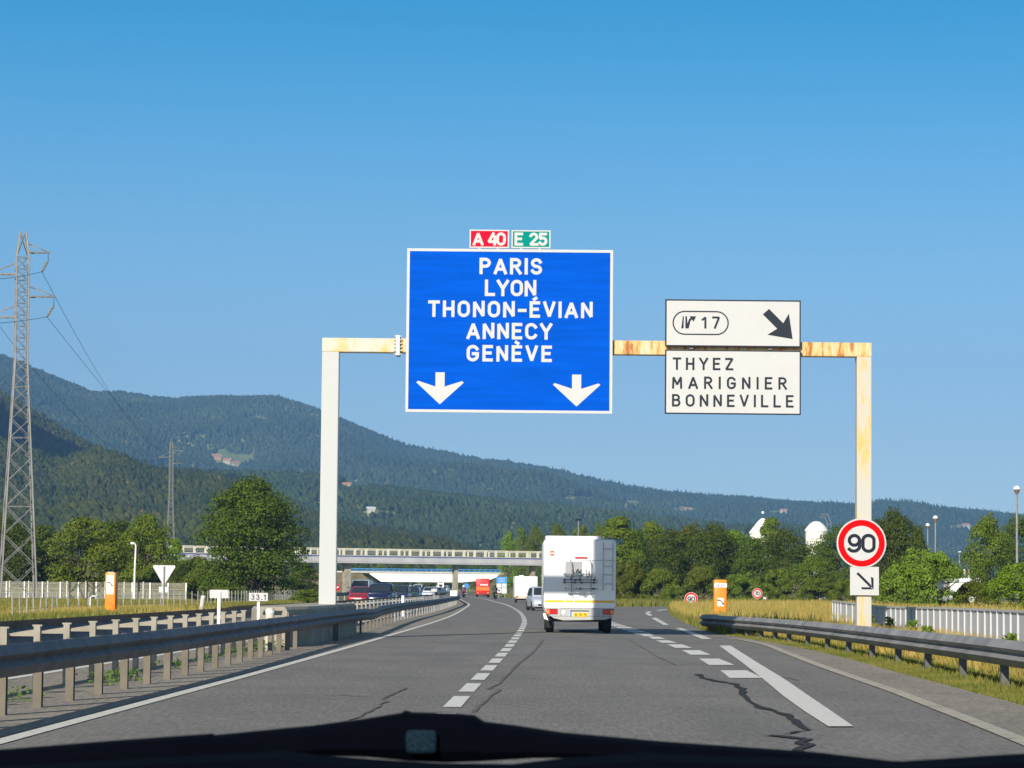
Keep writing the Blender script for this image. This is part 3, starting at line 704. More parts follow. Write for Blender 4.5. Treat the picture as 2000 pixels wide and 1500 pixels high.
# ------------------------------------------------------------------ orange emergency phones
def phone(label, u, vt, vb, wpx, top_white, rz):
    g0 = G(u, vb); d = g0.y; p = FPX/d; h = P(u, vt, d).z; w = wpx/p
    rt = thing('emergency_phone', label, 'emergency phone', (g0.x, d, 0), rz)
    MB().rbox(-w/2, w/2, 0, w*.9, 0, h, .05, 3).build('cabinet', M_ORANGE, rt, smooth=True)
    if top_white:
        MB().bbox(-w*.30, w*.30, .02, .2, h-.002, h+.02).build('cap', M_WHITE, rt)
        MB().bbox(-w*.34, w*.34, -.008, .002, h*.50, h*.93).build('white_label', M_WHITE, rt)
        zc = h*.73
    else:
        MB().bbox(-w*.49, w*.49, -.008, .002, h*.83, h*.92).build('number_band', M_WHITE, rt)
        lettering(MB(), '8 01', 0, h*.845, h*.05, -.010, t=.016, width=w*.5, centre=True).build('lettering', M_INK, rt)
        MB().bbox(-w*.25, w*.25, -.008, .002, h*.42, h*.60).build('white_label', M_WHITE, rt)
        zc = h*.51
    hs = MB(); q = w*.2
    hs.tube([(-q, -.02, zc+q*.9), (-q*.1, -.025, zc+q*.7), (q*.6, -.025, zc+q*.1), (q, -.02, zc-q*.6)], .018, 6)
    hs.ball((-q, -.02, zc+q*.8), .03, 5); hs.ball((q, -.02, zc-q*.6), .03, 5)
    hs.tube([(q, -.015, zc-q*.7), (0, -.015, zc-q*1.3), (-q, -.015, zc-q)], .008, 5)
    hs.build('handset_symbol', M_INK, rt)
    dr = MB(); dr.tube([(-w*.3, -.003, h*.30), (w*.05, -.003, h*.30), (w*.25, -.003, h*.26), (w*.33, -.003, h*.18)], .010, 6); dr.build('door_seam', mat('dark_orange', (.35,.09,.01), .6), rt)
    MB().bbox(-w*.6, w*.6, -.06, w, -.05, .06).build('footing', M_CONC, rt)
    return rt
phone('orange emergency phone with white front label in the grass at the left', 214, 1118, 1203, 21, True, math.radians(-8))
phone('orange emergency phone behind the curled end of the right guard rail', 1407, 1132, 1222, 25, False, 0)

# ------------------------------------------------------------------ yield sign seen from behind, street lamp
gy = G(319, 1195); d = gy.y; p = FPX/d
rt = thing('yield_sign', 'grey back of a triangular yield sign with a small plate on its post', 'sign', (gy.x, d, 0))
h = P(319, 1104, d).z; w = 44/p
f = MB(); f.prism([(-w/2+.05, h), (w/2-.05, h), (w/2, h-.05), (w/2-.01, h-.09), (.05, h-w*.86+.02), (-.05, h-w*.86+.02), (-w/2+.01, h-.09), (-w/2, h-.05)], 0, .03); f.build('triangle_plate', M_SIGNBACK, rt, bevel=.004)
MB().bbox(-.03, .03, -.07, -.003, 0, h-.05).build('post', M_GALV, rt)
MB().bbox(-.24, .24, 0, .02, h-w*.86-.38, h-w*.86-.10).build('small_plate', M_SIGNBACK, rt)
gs = G(262, 1172.5); d = gs.y; hh = P(262, 1060, d).z
rt = thing('street_lamp', 'white street lamp with curved neck before the left trees', 'street lamp', (gs.x, d, 0))
MB().tube([(0,0,0), (0,0,hh*.5), (.06,0,hh-.35), (.02,0,hh-.12), (-.12,0,hh-.02)], [.10,.085,.07,.06,.05], 10).build('pole', M_WHITE, rt, smooth=True)
MB().ball((-.22, 0, hh-.06), .17, 6, sc=(1.3, .8, .7)).build('lamp_head', M_WHITE, rt, smooth=True)
def ball_lamp(label, u, vt, vb, Y, r=.32, group='ball lamps on tall posts beyond the white fence'):
    a = P(u, vt, Y); h = a.z; rt = thing('street_lamp', label, 'street lamp', (a.x, Y, 0), 0, group)
    MB().tube([(0,0,0), (0,0,h-.5)], [.12, .07], 8).build('pole', M_GALV, rt, smooth=True)
    MB().lathe([(.10,h-.62),(.34*r/.32,h-.30),(.38*r/.32,h-.26)], (0,0,0), 14).build('lamp_bowl', mat('brown_glass', (.22,.13,.09), .3), rt, smooth=True)
    MB().lathe([(.40*r/.32,h-.26),(.34*r/.32,h-.10),(.15*r/.32,h)], (0,0,0), 14).build('lamp_cap', M_WHITE, rt, smooth=True); return rt
ball_lamp('tallest ball lamp, at the right edge above the trees', 1986, 949, 1100, 210, .22)
ball_lamp('ball lamp behind the leafy bush, taller one of the middle pair', 1827, 1007, 1080, 260, .19)
ball_lamp('ball lamp behind the leafy bush, shorter one of the middle pair', 1812, 1022, 1075, 300, .19)
a = P(1130, 1013, 420); rt = thing('street_lamp', 'tall thin lamp post with a dark flat head above the camper van', 'street lamp', (a.x, 420, 0))
MB().tube([(0,0,0), (0,0,a.z-.3)], [.14,.08], 8).build('pole', M_GALV, rt); MB().bbox(-.45,.45,-.2,.2,a.z-.3,a.z).build('lamp_head', M_INK, rt)
a = P(1874, 1077, 330); rt = thing('mast', 'thin pale mast rising over the white building', 'mast', (a.x, 330, 0))
MB().tube([(0,0,0), (0,0,a.z)], [.13,.07], 8).build('pole', M_GALV, rt)
MB().box((0,0,a.z-.05), (.3,.3,.1)).build('tip', M_WHITE, rt)

# ------------------------------------------------------------------ fences
M_MESHW = mat('fence_wire', (0.27, 0.26, 0.21), 0.6)
def post_fence(name, label, pts, step, hgt, wpost, mp, rails=(), rail_w=.03, panel=None, group=None, cat='fence', postname='post', lean=None, mr=None):
    """pts: list of (x,y); straight runs with posts each step, rails at given heights"""
    rt = thing(name, label, cat, (pts[0][0], pts[0][1], 0), 0, group); run = []
    for a, b in zip(pts[:-1], pts[1:]):
        n = max(1, int(round((Vector(b)-Vector(a)).length/step)))
        for i in range(n): run.append(Vector(a).lerp(Vector(b), i/n))
    run.append(Vector(pts[-1])); many = MB()
    for i, q in enumerate(run):
        mb = MB() if i < 95 else many
        dx = rnd.uniform(-.04, .04) if lean else 0
        mb.bar((q.x, q.y, -.05), (q.x+dx, q.y, hgt), wpost)
        if i < 95: mb.build(postname, mp, rt, world=True)
    if many.v: many.build('far_posts', mp, rt, world=True, kind='stuff')
    if rails:
        rb = MB()
        for a, b in zip(run[:-1], run[1:]):
            for z in rails: rb.bar((a.x, a.y+.03, z), (b.x, b.y+.03, z), rail_w)
        rb.build('wires', mr or M_MESHW, rt, world=True)
    if panel is not None:
        pm = MB()
        for a, b in zip(run[:-1], run[1:]):
            dd_ = (b-a); nn = Vector((-dd_.y, dd_.x)).normalized()*.06
            if nn.y < 0: nn = -nn
            pm.add([(a.x+nn.x, a.y+nn.y, panel[0]), (b.x+nn.x, b.y+nn.y, panel[0]), (b.x+nn.x, b.y+nn.y, panel[1]), (a.x+nn.x, a.y+nn.y, panel[1])], [(0,1,2,3)])
        pm.build('mesh_panel', panel[2], rt, world=True)
    return rt
def mesh_mat(name, col, a):
    m = mat(name, col, .7); n, l, b = nodes_of(m); t = n.new('ShaderNodeBsdfTransparent'); mx = n.new('ShaderNodeMixShader'); o = n['Material Output']
    tc = n.new('ShaderNodeTexCoord'); w = n.new('ShaderNodeTexWave'); w.inputs['Scale'].default_value = 6; w.bands_direction = 'X'; w.inputs['Distortion'].default_value = 0.5
    l.new(tc.outputs['Object'], w.inputs['Vector']); mr = n.new('ShaderNodeMapRange'); mr.inputs['To Min'].default_value = a-.15; mr.inputs['To Max'].default_value = a+.15
    l.new(w.outputs['Fac'], mr.inputs['Value']); l.new(mr.outputs['Result'], mx.inputs['Fac'])
    l.new(t.outputs[0], mx.inputs[1]); l.new(b.outputs[0], mx.inputs[2]); l.new(mx.outputs[0], o.inputs['Surface']); return m
M_WIREMESH = mesh_mat('wire_mesh', (0.36, 0.34, 0.25), .42)
f1 = [(-47, 246), (P(363,1172,246).x, 246)]
post_fence('wire_fence', 'tall wire mesh fence with white posts behind the left orange phone', f1, 1.52, 1.55, .11, M_WHITE, rails=(.15,.55,.95,1.35,1.5), rail_w=.045, panel=(.08,1.5,M_WIREMESH))
post_fence('wire_fence', 'second wire mesh fence with thinner white posts just behind the tall one', [(-50, 262), (-30.5, 262)], 1.7, 1.62, .09, M_WHITE, rails=(.9,1.5), rail_w=.04)
post_fence('post_fence', 'low fence of thin grey metal posts in the left meadow', [(-18.3,104),(-19.7,123),(-19,175),(-19.7,216),(-22,300)], 2.7, .98, .055, M_GALV, rails=(.35,.75), rail_w=.012, lean=True, mr=M_GALV)
a = G(178, 1196); fr = thing('metal_hoop', 'small bent metal hoop barrier in the grass left of the orange phone', 'barrier', (a.x, a.y, 0))
MB().tube([(-.05,0,0),(-.05,0,.72),(.1,0,.78),(.22,0,.74)], .035, 8).build('hoop', M_WHITE, fr); MB().tube([(-.05,0,.05),(.08,0,.0),(.2,0,.0)], .035, 8).build('foot', M_WHITE, fr)

# white slatted fence right of the gantry: corrugated boards with battens
WF = [P(1627,1205,96), P(1643,1208,92), P(1715,1215,84), P(1760,1222,78), P(1850,1233,68), P(1925,1242,60), P(2005,1255,52), P(2110,1270,44)]
M_WFENCE = mat('white_fence_board', (0.55, 0.55, 0.57), .6, 0, .12, 1.2)
wf = thing('white_fence', 'pale grey board fence with white battens along the right side', 'fence', (WF[0].x, WF[0].y, 0))
tops = [1174, 1176, 1184, 1186.5, 1188, 1191, 1195, 1199]; us = [1627,1643,1715,1760,1850,1925,2005,2110]; ys = [96,92,84,78,68,60,52,44]
bd = MB()
TZ = [P(u, v, y).z for u, v, y in zip(us, tops, ys)]
for i in range(len(WF)-1):
    a, b = WF[i], WF[i+1]
    bd.add([(a.x,a.y,-.1),(b.x,b.y,-.1),(b.x,b.y,TZ[i+1]-.02),(a.x,a.y,TZ[i]-.02),(a.x+.04,a.y+.04,-.1),(b.x+.04,b.y+.04,-.1),(b.x+.04,b.y+.04,TZ[i+1]-.02),(a.x+.04,a.y+.04,TZ[i]-.02)],
           [(0,1,2,3),(4,7,6,5),(3,2,6,7)])
bd.build('boards', M_WFENCE, wf, world=True)
cp = MB()
for i in range(len(WF)-1):
    a, b = WF[i], WF[i+1]; cp.bar((a.x-.01,a.y-.02,TZ[i]), (b.x-.01,b.y-.02,TZ[i+1]), .05)
cp.build('top_rail', M_SIGNW, wf, world=True)
for i in range(len(WF)-1):
    a, b = WF[i], WF[i+1]; n = max(1, int(round((b-a).length/1.3)))
    for j in range(n):
        q = a.lerp(b, j/n); z = TZ[i]+(TZ[i+1]-TZ[i])*j/n
        MB().bbox(q.x-.035, q.x-.002, q.y-.015, q.y+.01, -.05, z).build('batten', M_SIGNW, wf, world=True)
# ------------------------------------------------------------------ vehicles
def wheel(root, x, y, r, w, side, hub=True):
    t = MB(); t.lathe([(r*.62, -w/2), (r*.93, -w/2), (r, -w/2+.03), (r, w/2-.03), (r*.93, w/2), (r*.62, w/2)], (x, y, r), 24, 'x')
    o = t.build('wheel', M_RUBBER, root, smooth=True)
    if hub:
        h = MB(); h.lathe([(r*.60, -w*.38), (r*.60, w*.40), (r*.15, w*.47)] if side > 0 else [(r*.15, -w*.47), (r*.60, -w*.40), (r*.60, w*.38)], (x, y, r), 16, 'x')
        h.build('rim', M_RIM, o)
    return o
def paint(name, col): return mat(name, col, .28, .15, .04, 1, coat=.5)
def car(label, cat, col_mat, loc, rz, W=1.74, Ln=4.2, Hh=1.46, van=False, group=None, plate=None, name='car', glass=None):
    """front at -Y. body, windows, lamps, wheels as parts"""
    rt = thing(name, label, cat, loc, rz, group); hw = W/2; y0 = -Ln/2; y1 = Ln/2; belt = Hh*.62; glass = glass or M_GLASS
    def ring(y, zb, zt, w, tw=.93, rnd_=.06):
        zm = zb + (zt-zb)*.45
        half = [(w*.90, zb), (w*.985, zb+.08), (w, zm), (w*.985, zt-(zt-zb)*.28), (w*tw, zt-rnd_), (w*tw-.09, zt)]
        return [(a, y, z) for a, z in half] + [(-a, y, z) for a, z in half[::-1]]
    nose = .62 if not van else .72
    st = [(y0, .34, nose-.06, hw*.80), (y0+.06, .24, nose, hw*.90), (y0+.28, .19, nose+.08, hw*.975), (y0+.75, .19, nose+.18, hw), (y0+(1.15 if not van else .95), .19, belt-.02, hw),
          (0, .19, belt, hw), (y1-.7, .19, belt+.01, hw), (y1-.25, .21, belt+.0, hw*.97), (y1-.05, .28, belt-.06, hw*.9), (y1, .38, belt-.14, hw*.84)]
    b = MB(); b.loft([ring(*s) for s in st]); bd = b.build('body', col_mat, rt, smooth=True)
    ys0 = y0 + (1.12 if not van else .88); ys1 = ys0 + (.72 if not van else .62); ye1 = y1 - (.75 if not van else .35); ye0 = y1 - .12
    def gring(y, z, w): return [(w, y, belt-.03), (w*.86 if z > belt+.1 else w, y, z-.05 if z > belt+.1 else z), (w*.74 if z > belt+.1 else w*.9, y, z)] + [(-(w*.74 if z > belt+.1 else w*.9), y, z), (-(w*.86 if z > belt+.1 else w), y, z-.05 if z > belt+.1 else z), (-w, y, belt-.03)]
    c = MB(); c.loft([gring(ys0, belt+.0, hw*.88), gring(ys1, Hh-.05, hw*.92), gring(ys1+.4, Hh, hw*.93), gring((ys1+ye1)/2, Hh+.005, hw*.93), gring(ye1, Hh-.05, hw*.92), gring(ye0, belt, hw*.86)])
    c.build('cabin', col_mat, rt, smooth=True)
    def wq(name, pts, m=None):
        q = MB(); n = len(pts); a = Vector(pts[1])-Vector(pts[0]); bb = Vector(pts[2])-Vector(pts[0]); nn = a.cross(bb).normalized()
        ce = sum((Vector(p) for p in pts), Vector())/n
        if nn.dot(ce - Vector((0, 0, .8))) < 0: nn = -nn
        q.add([Vector(p)+nn*.012 for p in pts] + [Vector(p)-nn*.01 for p in pts], [tuple(range(n)), tuple(range(n, 2*n))[::-1]] + [(i, n+i, n+(i+1) % n, (i+1) % n) for i in range(n)])
        return q.build(name, m or glass, rt)
    k = .80
    zf = lambda y: belt + (y-ys0)/(ys1-ys0)*(Hh-.05-belt)+.004
    zr_ = lambda y: belt + (ye0-y)/(ye0-ye1)*(Hh-.05-belt)+.004
    wq('windscreen', [(-hw*.79, ys0+.05, zf(ys0+.05)), (hw*.79, ys0+.05, zf(ys0+.05)), (hw*.685, ys1-.05, zf(ys1-.05)), (-hw*.685, ys1-.05, zf(ys1-.05))])
    ya_, yb_ = ye0-(ye0-ye1)*.15, ye1+(ye0-ye1)*.14
    wq('rear_window', [(-hw*.74, ya_, zr_(ya_)), (hw*.74, ya_, zr_(ya_)), (hw*.67, yb_, zr_(yb_)), (-hw*.67, yb_, zr_(yb_))])
    for s in (-1, 1):
        m_ = (ys1+ye1)/2
        for (ya, yb, yc, yd) in ((ys0+.35, m_-.05, m_-.05, ys1+.06), (m_+.04, ye0-.35, ye1-.05, m_+.04)):
            wq('side_window', [(s*hw*.922, ya, belt+.02), (s*hw*.922, yb, belt+.02), (s*hw*.817, yc, Hh-.10), (s*hw*.817, yd, Hh-.10)])
        hl = MB(); hl.loft([[(s*hw*.50, y0+.04, nose-.16), (s*hw*.52, y0+.04, nose-.04), (s*hw*.80, y0+.06, nose-.01), (s*hw*.86, y0+.06, nose-.15)], [(s*hw*.50, y0+.30, nose-.16), (s*hw*.55, y0+.30, nose+.05), (s*hw*.90, y0+.50, nose+.09), (s*hw*.965, y0+.42, nose-.10)]])
        hl.build('headlight', M_LAMP_W, rt)
        tl = MB(); tl.bbox(s*hw*.72, s*hw*.93, y1-.16, y1-.015, belt-.36, belt-.08); tl.build('tail_light', M_LAMP_R, rt, bevel=.015)
        mi = MB(); mi.ball((s*(hw+.08), ys0+.28, belt+.07), .095, 5, sc=(1, .6, .75)); mi.build('mirror', M_BLACK if not van else col_mat, rt, smooth=True)
    lo = MB(); lo.bbox(-hw*.62, hw*.62, y0-.008, y0+.1, .30, .40); lo.build('lower_grille', M_BLACK, rt)
    pm = MB(); pm.bbox(-.26, .26, y0-.016, y0+.02, .42, .53); pm.build('number_plate', M_SIGNW, rt)
    pm = MB(); pm.bbox(-.26, .26, y1-.02, y1+.012, .52, .63); pm.build('number_plate', plate or M_YEL, rt)
    un = MB(); un.bbox(-hw*.85, hw*.85, y0+.3, y1-.3, .14, .28); un.build('underbody', M_BLACK, rt)
    for yy in (y0+.82, y1-.78):
        for s in (-1, 1): wheel(rt, s*(hw-.10), yy, .31, .20, s)
    return rt

# the near camper van -------------------------------------------------------------
MHD = 84.0; mp = FPX/MHD
mc = P(1131.5, 1235, MHD)
mh = thing('camper_van', 'white camper van seen from behind with yellow stripe, rear ladder and bicycle rack', 'camper van', (mc.x, MHD, 0))
def mx(u): return (u - 1131.5)/mp
def mz(v): return P(1131.5, v, MHD).z
M_MH = mat('camper_white', (.78, .775, .76), .35, 0, .03, 1, coat=.3)
M_MHG = mat('camper_skirt_grey', (.42, .42, .40), .4, 0, .05, 1.5)
hw = 1.075; zt = mz(1053); zb = mz(1206); zk = mz(1186)
def mring(y, s=1.0, dz=0.0, low=zb):
    rr_ = .10
    half = [(hw*s*.74, low), (hw*s*.90, low+.08), (hw*s, low+.36), (hw*s, zt-rr_-dz), (hw*s-.03, zt-.03-dz), (hw*s-.12, zt-dz)]
    return [(a, y, z) for a, z in half] + [(-a, y, z) for a, z in half[::-1]]
b = MB(); b.loft([mring(0, .985, .05), mring(.05, 1.0, .0), mring(5.2, 1.0, .0), mring(5.6, .97, .35, .5)]); b.build('body', M_MH, mh, smooth=True)
cb = MB(); cb.loft([[(sx*w, y, z) for sx, z in ((1,.35),(1,z2*.75),(.82,z2),(-.82,z2),(-1,z2*.75),(-1,.35))] for y, w, z2 in ((5.5,.98,2.1),(5.9,.98,1.9),(6.5,.92,1.2),(6.95,.8,.95))]); cb.build('cab', M_MH, mh, smooth=True)
MB().rbox(-hw+.05, hw-.42, .25, 1.6, zt-.01, zt+.10, .04).build('roof_box', M_MH, mh, smooth=True)
rv = MB(); rv.tube([(hw-.33,.12,zt+.0),(hw-.33,.12,zt+.07),(hw-.05,.12,zt+.05),(hw-.05,1.8,zt+.05)], .016, 6); rv.build('roof_rail', M_GALV, mh)
MB().bbox(-hw+.03, hw-.03, -.010, .04, mz(1187), mz(1179)).build('moulding', M_MH, mh, bevel=.004)
# lower skirt, seam lines
sk = MB(); sk.prism([(mx(1065),mz(1187.5)),(mx(1199),mz(1187.5)),(mx(1200),mz(1192)),(mx(1193),mz(1206)),(mx(1182),mz(1210)),(mx(1100),mz(1212)),(mx(1082),mz(1208)),(mx(1070),mz(1200)),(mx(1063.5),mz(1192))], -.05, .0)
sk.build('rear_skirt', M_MHG, mh, bevel=.012)
M_SEAM = mat('seam_grey', (.22,.23,.24), .6)
for (u0,v0,u1,v1) in ((1064,1093.5,1200,1094.5),(1070,1203.5,1196,1203.5),(1095,1188.5,1095,1204),(1095,1188.5,1168,1188.5),(1168,1188.5,1168,1204)):
    y = -.053 if v0 > 1187 else -.003
    MB().bar((mx(u0), y, mz(v0)), (mx(u1), y, mz(v1)), .012).build('seam', M_SEAM, mh)
for (a, c) in ((1064, 1102.5), (1106, 1120.5), (1123.5, 1199.5)):
    MB().bbox(mx(a), mx(c), -.004, .01, mz(1177), mz(1172.5)).build('yellow_stripe', mat('stripe_yellow', (.80,.44,.015), .4), mh)
hf = MB()
hf.rbox(mx(1103.5), mx(1105.8), -.03, .0, mz(1185.5), mz(1168), .008); hf.rbox(mx(1120.8), mx(1123.2), -.03, .0, mz(1185.5), mz(1168), .008)
hf.rbox(mx(1105.9), mx(1120.7), -.03, .0, mz(1185.5), mz(1183), .008); hf.rbox(mx(1105.9), mx(1120.7), -.03, .0, mz(1170), mz(1168), .008)
hf.build('hatch_frame', mat('cream_plastic', (.80,.79,.66), .4), mh)
# window
w_ = MB(); w_.rbox(mx(1101), mx(1157), -.02, .0, mz(1127), mz(1094.8), .02); wo = w_.build('window', M_MH, mh, smooth=True)
MB().bbox(mx(1103), mx(1136.5), -.028, -.019, mz(1125.5), mz(1096.5)).build('pane', mat('grey_blind', (.33,.33,.34), .3), wo)
MB().bbox(mx(1137), mx(1155), -.028, -.019, mz(1125.5), mz(1096.5)).build('curtain', M_WHITE, wo)
MB().bbox(mx(1122), mx(1146), -.03, .0, mz(1090.8), mz(1087.8)).build('brake_light', M_LAMP_R, mh)
lg = MB(); lg.lathe([(5.2/mp, -.006), (5.2/mp, .001)], (mx(1077.5), 0, mz(1081)), 24, 'y'); lo_ = lg.build('round_badge', mat('badge_red', (.75,.10,.06), .4), mh)
MB().bbox(mx(1072.8), mx(1082.2), -.010, -.004, mz(1082), mz(1080)).build('badge_bar', M_WHITE, lo_)
for u0, u1, order in ((1068, 1088, 1), (1177, 1197, -1)):
    fr_ = MB(); fr_.rbox(mx(u0-.8), mx(u1+.8), -.075, -.045, mz(1200), mz(1189.3), .01); t_ = fr_.build('tail_light', M_LAMP_R, mh)
    a = u0 if order > 0 else u1-5; MB().bbox(mx(a), mx(a+5), -.082, -.074, mz(1199), mz(1191)).build('indicator', M_LAMP_O, t_)
    MB().bbox(mx(u0), mx(u1), -.080, -.074, mz(1191), mz(1189.5)).build('lamp_shade', mat('dark_red', (.12,.01,.015), .4), t_)
pf = MB(); pf.bbox(mx(1111.5), mx(1150), -.062, -.048, mz(1204), mz(1192.5)); pf.build('plate_recess', mat('plate_recess_grey', (.45,.46,.46), .5), mh)
MB().bbox(mx(1113.5), mx(1149.5), -.075, -.055, mz(1194), mz(1192.3)).build('plate_lamp', M_INK, mh)
pl_ = MB(); pl_.rbox(mx(1119), mx(1147.5), -.075, -.062, mz(1204.4), mz(1196.4), .004); pl_ = pl_.build('number_plate', M_YEL, mh)
lettering(MB(), '19 78 78', mx(1121.5), mz(1203), 5/mp, -.078, t=.011, width=23.5/mp).build('lettering', M_INK, pl_)
MB().bbox(mx(1113.2), mx(1116), -.068, -.061, mz(1204), mz(1194.5)).build('blue_strip', mat('strip_blue', (.10,.22,.55), .4), mh)
MB().lathe([(4/mp, -.062), (4/mp, -.045)], (mx(1100), 0, mz(1196)), 20, 'y').build('round_vent', M_WHITE, mh)
un = MB(); un.bbox(-.72, .72, .25, 6.3, .34, zb+.05); un.bbox(-.78, .78, .02, .35, .42, zb+.10); un.build('chassis', M_BLACK, mh)
mfl = MB(); mfl.add([(mx(1060.5),.3,mz(1199)),(mx(1066),.3,mz(1199)),(mx(1071),.3,mz(1212.5)),(mx(1063),.3,mz(1209)),(mx(1060.5),.33,mz(1199)),(mx(1066),.33,mz(1199)),(mx(1071),.33,mz(1212.5)),(mx(1063),.33,mz(1209))], [(0,1,2,3),(7,6,5,4),(0,4,5,1),(1,5,6,2),(2,6,7,3),(3,7,4,0)]); mfl.build('side_skirt', M_WHITE, mh)
for s in (-1, 1):
    wheel(mh, s*.86, 1.35, .34, .23, s); wheel(mh, s*.86, 5.6, .34, .23, s)
    MB().bbox(s*.86-.12, s*.86+.12, .78, .80, .16, .55).build('mud_flap', M_RUBBER, mh)
# ladder
ld = MB()
for u in (1177, 1195.5): ld.tube([(mx(u), .02, mz(1060)), (mx(u), -.10, mz(1063)), (mx(u), -.12, mz(1150)), (mx(u), -.01, mz(1152))], .016, 6)
for v in (1072, 1094, 1106, 1122, 1140): ld.tube([(mx(1177), -.115, mz(v)), (mx(1195.5), -.115, mz(v))], .013, 6)
ld.build('ladder', mat('ladder_alloy', (.42,.43,.45), .5, .2), mh)
# bicycle rack
rk = MB()
for u in (1115.5, 1153.5):
    rk.tube([(mx(u)-.04, -.03, mz(1095)), (mx(u), -.12, mz(1100)), (mx(u)+.01, -.13, mz(1112)), (mx(u), -.13, mz(1150)), (mx(u)-.01, -.10, mz(1160)), (mx(u)+.06, -.05, mz(1166))], .015, 6)
rk.build('rack_frame', mat('rack_metal', (.30,.29,.28), .4, .4), mh)
for v, m_, dy in ((1121.5, M_WHITE, -.20), (1132.5, M_INK, -.30), (1137.5, M_INK, -.38), (1149.5, M_INK, -.34)):
    q = MB(); q.bbox(mx(1100 if v > 1125 else 1102), mx(1166), dy-.03, dy+.03, mz(v+.8), mz(v-.8))
    for u in (1115.5, 1153.5): q.bar((mx(u), -.12, mz(v)), (mx(u), dy, mz(v)), .03)
    for u in (1104, 1124, 1132, 1160): q.box((mx(u)+rnd.uniform(-.04,.04), dy, mz(v+.3)), (.07, .07, .06))
    q.build('wheel_rail', m_ if m_ is M_WHITE else mat('rail_dark', (.07,.07,.08), .5), mh)
q = MB()
for (u0,v0,u1,v1) in ((1117,1114,1121,1121),(1124,1119,1127,1112),(1127,1112,1131,1119),(1131,1120,1134,1113),(1144,1112,1145,1128),(1150,1114,1150,1124),(1112,1131,1120,1126),(1129,1134,1133,1126),(1145,1129,1151,1124),(1157,1134,1162,1127)):
    q.bar((mx(u0), -.2, mz(v0)), (mx(u1), -.24, mz(v1)), .022)
q.build('clamps', mat('rail_dark', (.07,.07,.08), .5), mh)

# red coach ahead ------------------------------------------------------------------
D = 432.0; p = FPX/D; a = P(943, 1166, D); W = 26/p
M_COACH = mat('coach_red', (.74, .008, .006), .35, coat=.4)
bu = thing('coach', 'red coach seen from behind with orange lower half, passing under the bridge', 'coach', (a.x, D, 0), math.radians(1.0))
hB = P(943, 1130, D).z
b = MB(); b.rbox(-W/2, W/2, 0, 10, .35, hB, .12, 3); b.build('body', M_COACH, bu, smooth=True)
MB().bbox(-W*.49, W*.49, -.02, .02, 1.0, 1.55).build('orange_band', mat('coach_orange', (.85,.16,.01), .4), bu)
MB().bbox(-W*.48, W*.48, -.03, .02, .4, .75).build('bumper', mat('coach_dark_red', (.35,.01,.012), .4), bu)
c_ = MB(); n = 28; R1, R2 = .74, .66
c_.add([(R1*math.cos(2*math.pi*i/n), -.012, hB-.95+R1*math.sin(2*math.pi*i/n)) for i in range(n)] + [(R2*math.cos(2*math.pi*i/n), -.012, hB-.95+R2*math.sin(2*math.pi*i/n)) for i in range(n)], [(i, (i+1) % n, n+(i+1) % n, n+i) for i in range(n)])
c_.build('ring_emblem', mat('coach_pale_red', (.85,.16,.12), .4), bu)
q = MB()
for i in range(6): q.bbox(-.42+i*.2, -.28+i*.2, -.02, 0, hB-1.07-.02*(i % 2), hB-.84)
q.build('white_marks', M_WHITE, bu)
MB().bbox(.02, .5, -.02, 0, hB-1.62, hB-1.5).build('small_mark', M_WHITE, bu)
for s in (-1, 1):
    MB().bbox(s*W*.38-.12, s*W*.38+.12, -.05, -.031, .55, .72).build('tail_light', M_LAMP_O, bu)
    wheel(bu, s*(W/2-.16), 2.5, .48, .28, s); wheel(bu, s*(W/2-.16), 8.5, .48, .28, s)
# second camper van --------------------------------------------------------------
D = 265.0; p = FPX/D; a = P(1027.5, 1177, D); W = 45/p
rt = thing('camper_van', 'distant plain white caravan seen from behind, left of the near camper van', 'caravan', (a.x, D, 0), math.radians(1.5))
hB = P(1027, 1125.5, D).z
MB().rbox(-W/2, W/2, 0, 5.5, .45, hB, .10, 3).build('body', M_MH, rt, smooth=True)
MB().bbox(-W*.46, W*.46, -.05, .01, .40, .68).build('bumper', mat('caravan_bumper', (.62,.52,.44), .5), rt)
w2 = MB(); w2.rbox(W*-.2, W*.26, -.02, .02, 1.22, 1.66, .02); w2 = w2.build('window', M_SIGNBACK, rt); MB().bbox(W*-.19, W*.25, -.026, -.018, 1.24, 1.64).build('pane', M_WHITE, w2)
MB().rbox(-W*.3, -W*.1, .5, 1.2, hB-.02, hB+.09, .03).build('roof_hatch', M_WHITE, rt)
for s in (-1, 1):
    MB().bbox(s*W*.4-.14, s*W*.4+.14, -.07, -.051, .48, .60).build('tail_light', M_LAMP_R, rt); wheel(rt, s*(W/2-.2), 2.6, .33, .22, s)
MB().bbox(-.3, .3, -.065, -.051, .47, .60).build('number_plate', M_SIGNW, rt); MB().bbox(-W*.4, W*.4, .2, 5, .25, .46).build('chassis', M_BLACK, rt)
# silver car in front of the near camper van
D = 170.0; a = P(1062, 1192, D)
car('silver hatchback half hidden behind the near camper van', 'car', paint('silver_paint', (.50,.54,.62)), (a.x-.02, D+2.1, 0), math.radians(6), Hh=1.45, name='hatchback')

